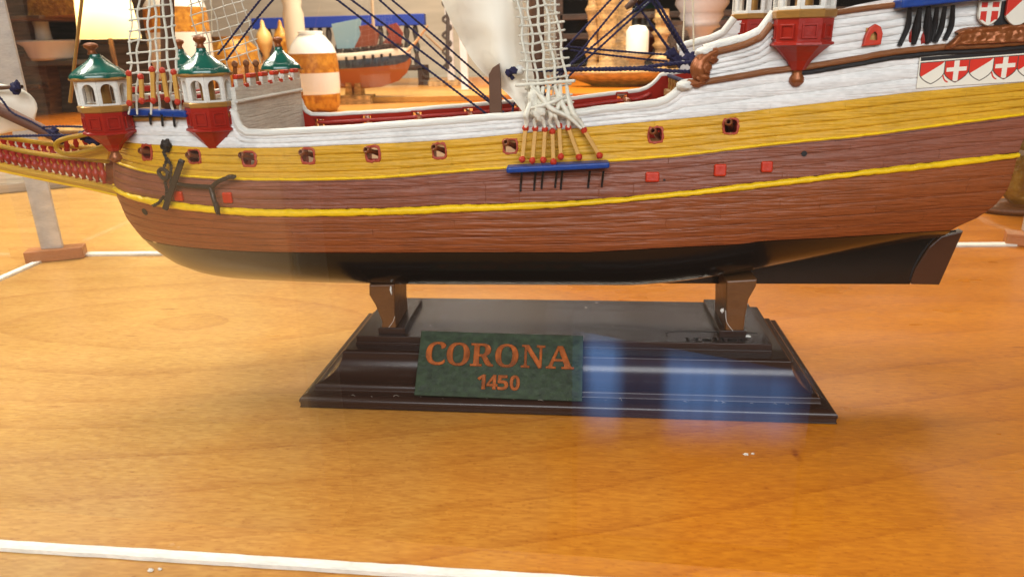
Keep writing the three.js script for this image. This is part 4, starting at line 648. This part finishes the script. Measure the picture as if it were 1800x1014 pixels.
jar('tall white jar with gold bands behind the fore shrouds', 330, 190, [['lower_band', gilt, [[0, 190], [36, 190], [46, 170], [50, 140]]], ['body', ceramic, [[50, 140], [53, 110], [53, 70]]], ['upper_band', gilt, [[53, 70], [53, 50], [52, 32]]], ['shoulder', ceramic, [[52, 32], [46, 10], [30, -8], [24, -16], [27, -24]]]]);
jar('plump yellow gold pot right of the tall white jar', 420, 176, [['body', gilt, [[0, 176], [26, 176], [42, 150], [46, 120], [40, 92], [28, 80], [30, 74]]]]);
{ const p = foot(532, 178); const s = thing('white_column', 'slim white wooden column standing behind the gold banded jar', 'column', p), k = pxAt(532, 178, p.z); M('shaft', shiftTo(lathe([[0, 0], [20 * k, 0], [20 * k, 30 * k], [15 * k, 40 * k], [17 * k, 140 * k], [14 * k, 150 * k], [16 * k, 160 * k], [16 * k, 215 * k]], 20), V(p.x, -0.003, p.z)), mat(214, 200, 178, 0.6), s); }
for (const [u, lab] of [[477, 'pale gold onion shaped ornament left of the far green dome'], [507, 'deeper gold onion shaped ornament right of the far green dome']]) { const p = foot(u, 172); const k = pxAt(u, 172, p.z), o = thing('onion_ornament', lab, 'ornament', p, 'gold onion ornaments'); M('bulb', shiftTo(lathe([[0, 60], [9, 60], [5, 70], [12, 84], [14, 94], [11, 104], [4, 114], [3, 122], [0, 126]].map(([r, y]) => [r * k, y * k]), 18), V(p.x, -0.003, p.z)), u < 490 ? mat(220, 180, 110, 0.4) : gilt, o); M('foot', shiftTo(lathe([[0, 0], [14, 0], [12, 8], [6, 20], [7, 50], [9, 61]].map(([r, y]) => [r * k, y * k]), 18), V(p.x, -0.003, p.z)), ceramic, o); }
// the second ship model
{ const z = -1.85, b = P(650, 168, z), o = thing('small_model_ship', 'small dark model ship with red sails on a wooden stand in the background', 'model ship', V(b.x, -0.003, z)), q = (u, v, dz = 0) => P(u, v, z + dz), mL = (rows, n, m) => { const pos = [], idx = []; rows.forEach(([hw, list]) => list.forEach(([u, v]) => { const p = q(u, v, hw); pos.push(p.x, p.y, p.z); })); const c = rows[0][1].length; for (let i = 0; i < rows.length - 1; i++) for (let j = 0; j < c - 1; j++) { const a = i * c + j, d = a + c; idx.push(a, a + 1, d, a + 1, d + 1, d); } const g = new THREE.BufferGeometry(); g.setAttribute('position', new THREE.Float32BufferAttribute(pos, 3)); g.setIndex(idx); g.computeVertexNormals(); return M(n, boxUV(g), m, o); };
  const us = [560, 590, 630, 670, 700, 715, 722], top = [96, 94, 92, 88, 84, 84, 88], wh = [108, 106, 104, 100, 97, 95, 94], bl = [122, 121, 119, 116, 113, 108, 100], bot = [150, 154, 156, 153, 142, 128, 110], wid = [0.03, 0.045, 0.05, 0.045, 0.028, 0.012, 0.001];
  const sec = (vs, k) => us.map((u, i) => [u, vs[i], wid[i] * k]); const sheet = (va, ka, vb, kb, n, m, lab) => { for (const sd of [1, -1]) { const pos = [], idx = []; us.forEach((u, i) => { for (const [v, k] of [[va[i], ka], [(va[i] + vb[i]) / 2, (ka + kb) / 2 + 0.06], [vb[i], kb]]) { const p = q(u, v); pos.push(p.x, p.y, p.z + sd * wid[i] * k); } }); for (let i = 0; i < us.length - 1; i++) for (let j = 0; j < 2; j++) { const a = i * 3 + j; idx.push(a, a + 1, a + 3, a + 1, a + 4, a + 3); } const g = new THREE.BufferGeometry(); g.setAttribute('position', new THREE.Float32BufferAttribute(pos, 3)); g.setIndex(idx); g.computeVertexNormals(); M(n, boxUV(g), m, o, lab); } };
  sheet(top, 0.95, wh, 1, 'gun_deck_band', mat(226, 218, 200, 0.5)); sheet(wh, 1, bl, 1, 'blue_band', mat(44, 58, 74, 0.4)); sheet(bl, 1, bot, 0.12, 'lower_hull', mat(158, 98, 62, 0.45));
  M('deck_house', extrudeXY([[602, 94], [660, 90], [700, 84], [700, 76], [664, 78], [652, 84], [602, 88]], z + 0.03, z - 0.03), mat(62, 40, 36, 0.6), o);
  for (let i = 0; i < 6; i++) M('gun_port', extrudeXY([[606 + i * 15.5, 106 - i * 1.3], [610 + i * 15.5, 106 - i * 1.3], [610 + i * 15.5, 100 - i * 1.3], [606 + i * 15.5, 100 - i * 1.3]], z + 0.0535 - (i > 4 ? 0.018 : i > 3 ? 0.008 : 0), z + 0.02), K.dark, o);
  M('bow_rail', taper([q(712, 92, 0.01), q(730, 74), q(752, 44)], [0.004, 0.004, 0.003]), mat(206, 170, 130, 0.5), o);
  M('mast', taper([q(658, 88), q(652, -30)], [0.005, 0.004], 6), mat(200, 180, 150, 0.6), o);
  M('red_sail', extrudeXY([[622, 84], [634, 60], [630, 46], [652, 42], [666, 56], [662, 80]], z + 0.02, z + 0.014), mat(140, 78, 58, 0.8), o, 'rust red sail'); M('red_sail', extrudeXY([[672, 76], [684, 60], [676, 46], [696, 40], [708, 58], [704, 78]], z + 0.02, z + 0.014), mat(142, 68, 56, 0.8), o, 'rust red sail');
  M('blue_sail', extrudeXY([[582, 42], [634, 32], [632, 60], [628, 84], [592, 86]], z - 0.01, z - 0.016), mat(150, 186, 200, 0.8), o, 'pale blue sail');
  for (const u of [612, 628]) M('stand_leg', extrudeXY([[u - 5, 140], [u + 3, 134], [u + 7, 168], [u - 6, 168]], z + 0.02, z - 0.02), turned, o);
  const bb = P(620, 168, z); M('stand_foot', box(bb.x - 0.03, bb.x + 0.06, -0.003, bb.y + 0.002, z - 0.03, z + 0.03), turned, o); }
// case of the second ship: pale post
{ const p = foot(818, 168); const o = thing('white_case_post', 'white upright post on a wooden foot behind the navy stays', 'post', p); const k = pxAt(818, 168, p.z); M('post', box(p.x - 6 * k, p.x + 6 * k, 0, 0.6, p.z - 6 * k, p.z + 6 * k, 0.002), mat(222, 222, 232, 0.4), o); M('foot', box(p.x - 26 * k, p.x + 18 * k, -0.003, 9 * k, p.z - 0.03, p.z + 0.03, 0.002), turned, o); }
{ const p = foot(795, 150); const o = thing('grey_case_post', 'thinner greyish post left of the cream mainsail', 'post', p); const k = pxAt(795, 150, p.z); M('post', box(p.x - 7 * k, p.x + 5 * k, 0, 0.7, p.z - 5 * k, p.z + 5 * k, 0.002), mat(214, 212, 214, 0.4), o); M('foot', box(p.x - 40 * k, p.x + 12 * k, -0.003, 8 * k, p.z - 0.03, p.z + 0.03, 0.002), turned, o); }
// raised plank behind the far rail
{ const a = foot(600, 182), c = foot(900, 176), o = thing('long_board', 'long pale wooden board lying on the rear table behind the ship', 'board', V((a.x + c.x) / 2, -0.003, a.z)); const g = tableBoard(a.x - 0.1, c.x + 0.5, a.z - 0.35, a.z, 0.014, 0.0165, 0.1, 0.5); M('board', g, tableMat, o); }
// railing with a blue band
{ const z = -2.75, a = P(455, 118, z), c = P(752, 118, z), o = thing('balustrade', 'dark turned balustrade with a royal blue band along the back wall', 'railing', V((a.x + c.x) / 2, -0.003, z)); const yb = P(600, 122, z).y, yt = P(600, 48, z).y, yt2 = P(600, 28, z).y, blueM = mat(34, 62, 158, 0.5);
  M('top_band', box(a.x, c.x, yt, yt2, z - 0.02, z + 0.02, 0.003), blueM, o, 'royal blue top band'); M('bottom_rail', box(a.x, c.x, Math.max(0, yb - 0.01), yb + 0.012, z - 0.02, z + 0.02, 0.003), darkwood, o); if (yb > 0.02) for (const x of [a.x + 0.02, c.x - 0.02]) M('foot', box(x - 0.02, x + 0.02, -0.003, yb, z - 0.02, z + 0.02), darkwood, o);
  const prof = [[0.008, 0], [0.014, 0.15], [0.007, 0.3], [0.016, 0.5], [0.007, 0.68], [0.013, 0.85], [0.008, 1]].map(([r, t]) => [r, t * (yt - yb)]), bg = lathe(prof, 10); for (let x = a.x + 0.025; x < c.x - 0.01; x += 0.036) M('baluster', shiftTo(bg.clone(), V(x, yb, z)), mat(58, 52, 50, 0.5), o); }
// zigzag lamp ladder
{ const z = -2.6, o = thing('zigzag_rack', 'dark zigzag metal rack in front of the pale wall', 'rack', foot(786, 120)); const q = []; for (let i = 0; i < 14; i++) q.push(P(i % 2 ? 793 : 778, 118 - i * 14, z)); M('zigzag_bar', tube(q, 0.006, 80, 6), mat(70, 62, 60, 0.5), o); M('upright', taper([P(786, 122, z), P(788, -60, z)], [0.008, 0.008], 4), mat(70, 62, 60, 0.5), o); M('arm', taper([P(780, 90, z), P(748, 60, z)], [0.005, 0.005], 4), mat(150, 124, 96, 0.5), o); }
// back wall and dark shelving
setting('back_wall', new THREE.BoxGeometry(6.4, 2.6, 0.05).translate(0.2, 0.6, -3.5), mat(200, 190, 174, 0.9, { map: T_paint }));
{ const z = -3.1, a = P(985, 200, z), c = P(1420, 200, z), o = thing('dark_shelf', 'dark brown wooden shelf unit along the wall behind the stern', 'shelf', V((a.x + c.x) / 2, -0.003, z)); M('back_board', box(a.x, c.x + 0.8, -0.003, 1.3, z - 0.02, z, 0.002), mat(44, 30, 26, 0.7, { map: rep(T_oldwood, 0.3) }), o); for (const v of [122, 62, 30, -6, -60]) { const y = P(1100, v, z).y; M('shelf_board', box(a.x, c.x + 0.8, y - 0.012, y + 0.012, z + 0.001, z + 0.22, 0.003), darkwood, o); } for (const x of [a.x, (a.x + c.x) / 2, c.x + 0.8]) M('upright', box(x - 0.015, x + 0.015, -0.003, 1.3, z + 0.001, z + 0.22, 0.003), darkwood, o); }
// round tray with candle and candlesticks
const tray = PY(1100, 128, 0.05); { const k = pxAt(1100, 135, tray.z), o = thing('round_tray', 'round turned wooden tray holding the candle and candlesticks', 'tray', V(tray.x, -0.003, tray.z)); M('dish', shiftTo(lathe([[0, 0], [50, 0], [56, 6], [100, 22], [112, 30], [112, 36], [104, 36], [94, 28], [0, 26]].map(([r, y]) => [r * k, y * k]), 48), V(tray.x, -0.003, tray.z)), turned, o); }
{ const k = pxAt(1100, 135, tray.z), y0 = 26 * k - 0.003, rowZ = (u, dz) => V(P(u, 120, tray.z + dz).x, y0, tray.z + dz);
  const stick = (lab, u, dz, s, h, pts) => { const p = rowZ(u, dz), o = thing('candlestick', lab, 'candlestick', p, 'turned wooden candlesticks'); M('turned_shaft', shiftTo(lathe(pts.map(([r, y]) => [r * k * s, y * k * h]), 22), p), turned, o); };
  const A = [[0, 0], [20, 0], [22, 6], [14, 12], [10, 24], [16, 34], [18, 42], [10, 50], [9, 66], [15, 76], [10, 84], [12, 98], [17, 108], [11, 116], [10, 132], [16, 142], [12, 150], [12, 170]];
  stick('slim beaded wooden candlestick beside the dark shelf', 1042, 0.02, 0.85, 1, A); stick('stout pale wooden candlestick with smooth waist', 1066, 0.03, 1.15, 1.1, [[0, 0], [18, 0], [19, 10], [12, 20], [13, 60], [17, 90], [14, 100], [18, 112], [15, 124], [16, 170]]); stick('wooden candlestick right of the white candle', 1160, 0.0, 1, 0.62, A); stick('low wooden candlestick under the white candle', 1119, 0.07, 1.05, 0.35, [[0, 0], [22, 0], [24, 14], [14, 30], [12, 60], [20, 84], [22, 96], [0, 98]]);
  const cb = rowZ(1119, 0.07); const o = thing('candle', 'white pillar candle with a pointed top on a wooden stick', 'candle', V(cb.x, y0 + 34 * k, cb.z)); M('wax', shiftTo(lathe([[0, 0], [18, 0], [19, 2], [19, 36], [13, 44], [0, 46]].map(([r, y]) => [r * k, y * k]), 26), V(cb.x, y0 + 34.3 * k, cb.z)), mat(242, 240, 232, 0.4), o); M('wick', tube([V(cb.x, y0 + 80 * k, cb.z), V(cb.x, y0 + 84 * k, cb.z)], 0.0012, 4), K.dark, o);
  const bl = rowZ(1092, -0.05), ob = thing('wooden_block', 'upright pale wooden block behind the white candle', 'block', bl); M('block', box(bl.x - 14 * k, bl.x + 16 * k, y0, y0 + 150 * k, bl.z - 0.02, bl.z + 0.02, 0.003), turned, ob);
  const lg = rowZ(1183, -0.06), ol = thing('bark_log', 'short dark log with bark behind the candlestick', 'log', lg); const lgm = lathe([[0, 0], [19, 0], [18, 40], [17, 86], [0, 88]].map(([r, y]) => [r * k, y * k]), 18); M('bark', shiftTo(lgm, lg), mat(88, 62, 46, 0.9, { bumpMap: rep(T_grain, 0.5), bumpScale: 0.006, map: T_oldwood }), ol); }
{ const p = foot(1226, 150), k = pxAt(1226, 150, p.z), o = thing('white_urn', 'pale grey white urn with stacked rims beside the pink bowl', 'urn', p); M('body', shiftTo(lathe([[0, 0], [34, 0], [34, 8], [22, 18], [18, 40], [17, 78], [22, 92], [34, 98], [30, 104], [38, 116], [36, 122], [46, 136], [44, 146], [54, 156], [52, 170]].map(([r, y]) => [r * k, y * k]), 34), V(p.x, -0.003, p.z)), mat(190, 194, 206, 0.45), o); }
{ const p = foot(1272, 132), k = pxAt(1272, 132, p.z), o = thing('pink_bowl', 'dusty pink bowl on a foot behind the far stern rail', 'bowl', p); M('bowl', shiftTo(lathe([[0, 0], [26, 0], [26, 6], [14, 16], [14, 62], [30, 72], [42, 84], [44, 92], [38, 92], [24, 78], [0, 72]].map(([r, y]) => [r * k, y * k]), 34), V(p.x, -0.003, p.z)), mat(196, 136, 128, 0.5), o); }
// carved golden ornament beyond the stern
{ const z = -0.4, b = PY(1846, 380, 0), c = V(b.x, 0.047, z), R = 0.047, o = thing('golden_ornament', 'round olive gold carved ornament with ring swirls beyond the stern', 'ornament', V(c.x, 0, z));
  const disc = lathe([[0, 0.011], [0.005, 0.012], [0.008, 0.0085], [0.012, 0.0112], [0.0155, 0.0075], [0.02, 0.0105], [0.024, 0.007], [0.029, 0.01], [0.034, 0.0068], [0.04, 0.008], [0.0462, 0.004], [R, 0], [0.042, -0.01], [0, -0.014]], 56); disc.rotateX(Math.PI / 2 - 0.12); shiftTo(disc, c);
  M('swirl_disc', boxUV(disc), mat(168, 138, 58, 0.4, { metalness: 0.3, map: T_gold, bumpMap: T_brush, bumpScale: 0.0008 }), o);
  M('ornament_base', shiftTo(lathe([[0, 0], [0.05, 0], [0.052, 0.004], [0.046, 0.009], [0, 0.009]], 40).scale(1, 1, 0.45), V(c.x, 0, z)), mat(120, 72, 34, 0.5, { map: T_oldwood }), o); }
// left: cupboard with relief, cream lamp shade
{ const z = -1.7, o = thing('grey_cupboard', 'dark grey cupboard with brown wooden mouldings behind the bow', 'cupboard', V(P(120, 240, z).x, -0.003, z)), q = (u, v) => P(u, v, z);
  const dm = mat(104, 92, 80, 0.7, { map: rep(T_oldwood, 0.4) }), xa = q(-160, 0).x, xb = q(262, 0).x, n0 = q(44, 60).x, n1 = q(162, 60).x, yl = q(0, 82).y, yh = q(0, 30).y;
  M('door_panel', box(xa, xb, -0.003, yl, z - 0.3, z, 0.004), dm, o); M('door_panel', box(xa, n0, yl + 0.0005, 0.55, z - 0.3, z, 0.004), dm, o); M('door_panel', box(n1, xb, yl + 0.0005, 0.55, z - 0.3, z, 0.004), dm, o); M('door_panel', box(n0 + 0.0005, n1 - 0.0005, yh, 0.55, z - 0.3, z, 0.004), dm, o); M('niche_back', box(n0 + 0.0005, n1 - 0.0005, yl + 0.0005, yh - 0.0005, z - 0.3, z - 0.28, 0.002), dm, o);
  M('stile', extrudeXY([[-60, -90], [14, -90], [66, 150], [70, 262], [-60, 262]].map(([u, v]) => [u + 20, v]), z + 0.05, z + 0.003), brownwood, o, 'brown wooden stile');
  { const a = q(40, 33), c = q(158, 33); M('shelf_board', box(a.x, c.x, a.y - 0.012, q(40, 33).y - 0.0015, z + 0.001, z + 0.2, 0.003), brownwood, o); }
  for (const [v, u1] of [[36, 40], [97, 80], [150, 104], [152, 92], [200, 100]]) M('moulding', box(q(-60, 0).x, q(u1, v).x, q(0, v + 5).y, q(0, v - 3).y, z + 0.051, z + 0.085, 0.004), brownwood, o); }
{ const z = -1.62, o = thing('white_relief_bowl', 'pale plaster bowl with a fluted column in the dark niche at upper left', 'bowl', V(P(92, 105, z).x, P(92, 105, z).y, z)), k = pxAt(92, 90, z), c = P(92, 106, z); M('bowl', shiftTo(lathe([[0, 0], [30, 0], [33, 6], [38, 22], [46, 28], [46, 32], [36, 30], [0, 26]].map(([r, y]) => [r * k, y * k]), 30), c), mat(206, 200, 194, 0.5), o); const cc = P(78, 75, z); M('column', shiftTo(lathe([[13 * k, 0], [11 * k, 22 * k], [13 * k, 46 * k]], 16), V(cc.x, cc.y, z)), mat(196, 188, 178, 0.5), o); M('bracket', box(P(62, 112, z).x, P(150, 112, z).x, c.y - 8 * k, c.y - 0.0005, z - 0.1, z + 0.04, 0.003), mat(84, 76, 68, 0.6), o); }
{ const z = -1.6, o = thing('gilt_box', 'rough gilded box along the top left edge of the picture', 'box', V(P(98, 28, z).x, P(98, 30, z).y, z)); M('box', extrudeXY([[42, -70], [152, -70], [150, 24], [48, 31]], z + 0.08, z - 0.05), mat(204, 160, 72, 0.5, { map: T_gold, bumpMap: T_brush, bumpScale: 0.006 }), o); }
{ const z = -1.3, o = thing('cream_lampshade', 'pale cream lampshade above the forward green dome', 'lampshade', V(P(190, 240, z).x, -0.003, z)), k = pxAt(192, 40, z), c = P(193, 68, z); M('shade', shiftTo(lathe([[48 * k, 0], [34 * k, 150 * k]], 30), c), mat(240, 226, 176, 0.9, { transmission: 0.4, thickness: 0 }), o); M('bulb', shiftTo(new THREE.SphereGeometry(0.02, 14, 10), V(c.x, c.y + 60 * k, z)), new THREE.MeshStandardMaterial({ color: 0x444433, emissive: new THREE.Color().setRGB(1, 0.8, 0.5), emissiveIntensity: 3 }), o); { const L = new THREE.PointLight(new THREE.Color().setRGB(1, 0.82, 0.55), 0.16); L.position.set(c.x, c.y + 60 * k, z); L.castShadow = true; scene.add(L); } M('stem', tube([V(c.x, c.y + 20 * k, z), V(c.x, 0.01, z)], 0.005, 6), brownwood, o); M('lamp_foot', shiftTo(lathe([[0, 0], [0.05, 0], [0.05, 0.008], [0.01, 0.016], [0, 0.016]], 24), V(c.x, -0.003, z)), brownwood, o); }
{ const p = foot(152, 238), o = thing('wooden_plate', 'flat oval wooden plate behind the forward turret', 'plate', p); const k = pxAt(152, 230, p.z); M('plate', shiftTo(lathe([[0, 0], [20, 0], [48, 10], [50, 14], [44, 13], [0, 6]].map(([r, y]) => [r * k, y * k]), 36), V(p.x, -0.003, p.z)), turned, o); }
{ const a = PY(-60, 375, 0), c = PY(62, 335, 0), o = thing('grey_plank', 'pale grey plank lying on the table at the far left', 'board', V(a.x, 0, a.z)); const g = new RoundedBoxGeometry(0.5, 0.012, 0.3, 2, 0.002); g.translate(0, 0.0062, 0); g.rotateY(0.55); g.translate(PY(-60, 335, 0).x - 0.1, 0, PY(-60, 335, 0).z - 0.05); M('board', boxUV(g), mat(190, 176, 160, 0.6, { map: rep(T_oldwood, 0.4) }), o); }

{ const fm = mat(220, 210, 195, 0.6); [[1312, 800, 'larger white paint fleck on the table in front of the stand'], [264, 1004, 'pale fleck on the table outside the near strip']].forEach(([u, v, lab], i) => { const p = PY(u, v, 0), o = thing('paint_fleck', lab, 'fleck', p); M('fleck', [lump(V(p.x, 0.0004, p.z), 0.0009, 0.0004, 0.0006, 0.4, i), lump(V(p.x + 0.0028, 0.0003, p.z - 0.0008), 0.0006, 0.0003, 0.0004, 0.4, i + 3)], fm, o); }); }

// ---------- lamps of the shop and added light sources mirrored in the front pane ----------
function ceilingLamp(label, x, y, z, w, d, col, power, target) {
  const o = thing('ceiling_lamp', label, 'lamp', V(x, y, z), 'ceiling lamps of the shop'), dir = target.clone().sub(V(x, y, z)).normalize();
  const m4 = new THREE.Matrix4().lookAt(V(0, 0, 0), dir, V(0, 0, 1)), q4 = new THREE.Quaternion().setFromRotationMatrix(m4);
  const hs = new RoundedBoxGeometry(w + 0.04, d + 0.04, 0.03, 2, 0.005); hs.translate(0, 0, 0.02); hs.applyQuaternion(q4); hs.translate(x, y, z); M('lamp_housing', boxUV(hs), mat(220, 220, 215, 0.5), o);
  const pg = new THREE.PlaneGeometry(w, d); pg.rotateY(Math.PI); pg.applyQuaternion(q4); pg.translate(x, y, z); const e = new THREE.MeshStandardMaterial({ color: 0x222222, emissive: new THREE.Color().setRGB(...col), emissiveIntensity: 1.5, side: THREE.DoubleSide }); M('lamp_panel', pg, e, o);
  const L = new THREE.RectAreaLight(new THREE.Color().setRGB(...col), power, w, d); L.position.set(x, y, z).addScaledVector(dir, 0.01); L.lookAt(target.x + 0.0001, target.y, target.z); scene.add(L);
}
ceilingLamp('warm ceiling lamp high above the bow side', -0.66, 0.8, -0.22, 0.45, 0.4, [1, 0.95, 0.82], 19, V(-0.2, 0.0, -0.1));
ceilingLamp('neutral ceiling lamp in front of the case', 0.1, 0.66, 0.98, 1.0, 0.5, [0.95, 0.98, 1], 7.6, V(0.05, 0.1, -0.08));
ceilingLamp('warm ceiling lamp over the rear table', 0.1, 1.5, -1.7, 1.8, 0.7, [1, 0.88, 0.68], 24, V(0.1, 0, -2.2));
{ // added glowing blue door behind the camera, shaped for its mirrored patch
  const z = 1.0, o = thing('added_blue_panel', 'added glowing blue door with bluish daylight, seen only mirrored in the front pane', 'panel', V(0.1, -0.75, z)), y0 = -0.72, y1 = -0.295;
  const glowBands = tex(256, 128, (u, v, c) => { const f = 0.12 + 0.88 * sstep(0.02, 0.1, u) * (1 - sstep(0.16, 0.24, u)) + 0.8 * sstep(0.36, 0.46, u) * (1 - 0.5 * sstep(0.6, 0.72, u)) * (1 - sstep(0.86, 0.99, u)), k = f * (0.72 + 0.5 * fbm(u * 22, v * 2, 3)) * sstep(0.42, 0.86, v) * (1 - 0.75 * sstep(0.9, 1, v)); c[0] = k; c[1] = k; c[2] = k; }, false, THREE.ClampToEdgeWrapping);  // bands and fade of the mirrored patch painted into the glow
  const g = new THREE.PlaneGeometry(0.38, 0.4, 12, 4), gp = g.attributes.position; for (let i = 0; i < gp.count; i++) { const x = gp.getX(i); if (gp.getY(i) > 0) gp.setY(i, gp.getY(i) - 0.06 * (x + 0.19) / 0.38); } g.scale(-1, 1, 1); { const uv = g.attributes.uv; for (let i = 0; i < uv.count; i++) uv.setX(i, 1 - uv.getX(i)); }
  for (let i = 0; i < gp.count; i++) gp.setX(i, -gp.getX(i)); { const uv = g.attributes.uv; for (let i = 0; i < uv.count; i++) uv.setX(i, 1 - uv.getX(i)); }
  g.computeVertexNormals(); g.translate(0.135, -0.485, z); M('glowing_sheet', g, new THREE.MeshStandardMaterial({ color: 0x101820, emissive: new THREE.Color().setRGB(0.2, 0.46, 1), emissiveMap: glowBands, emissiveIntensity: 3.2, side: THREE.DoubleSide }), o);
  const L = new THREE.RectAreaLight(new THREE.Color().setRGB(0.16, 0.36, 1), 0.05, 0.36, 0.34); L.position.set(0.135, -0.5, z - 0.01); L.lookAt(0.135, -0.5, z - 1); scene.add(L);
  for (const [x0, x1, a, b] of [[-0.1, -0.056, -0.75, -0.25], [0.326, 0.37, -0.75, -0.25], [-0.055, 0.325, -0.28, -0.25], [-0.055, 0.325, -0.75, -0.69]]) M('sheet_frame', box(x0, x1, a, b, z + 0.002, z + 0.03, 0.002), mat(90, 84, 80, 0.6), o);
}
{ const z = 1.02, col = [1, 0.64, 0.32], x0 = -1.35, x1 = -0.535, y0 = -0.5, y1 = -0.02, o = thing('added_light_box', 'added warm glowing light box, seen only mirrored in the front pane', 'light box', V((x0 + x1) / 2, -0.75, z)); M('casing', box(x0 - 0.01, x1 + 0.01, -0.75, y1 + 0.01, z + 0.002, z + 0.12, 0.004), mat(200, 190, 170, 0.6), o);  // added out of view for the left-hand glare in the front pane
  const g = new THREE.PlaneGeometry(x1 - x0, y1 - y0); g.rotateY(Math.PI); g.translate((x0 + x1) / 2, (y0 + y1) / 2, z); M('light_panel', g, new THREE.MeshStandardMaterial({ color: 0x333333, emissive: new THREE.Color().setRGB(...col), emissiveIntensity: 0.5, side: THREE.DoubleSide }), o);
  const L = new THREE.RectAreaLight(new THREE.Color().setRGB(...col), 0.2, x1 - x0, y1 - y0); L.position.set((x0 + x1) / 2, (y0 + y1) / 2, z - 0.01); L.lookAt((x0 + x1) / 2, (y0 + y1) / 2, z - 1); scene.add(L); }

renderer.render(scene, camera);
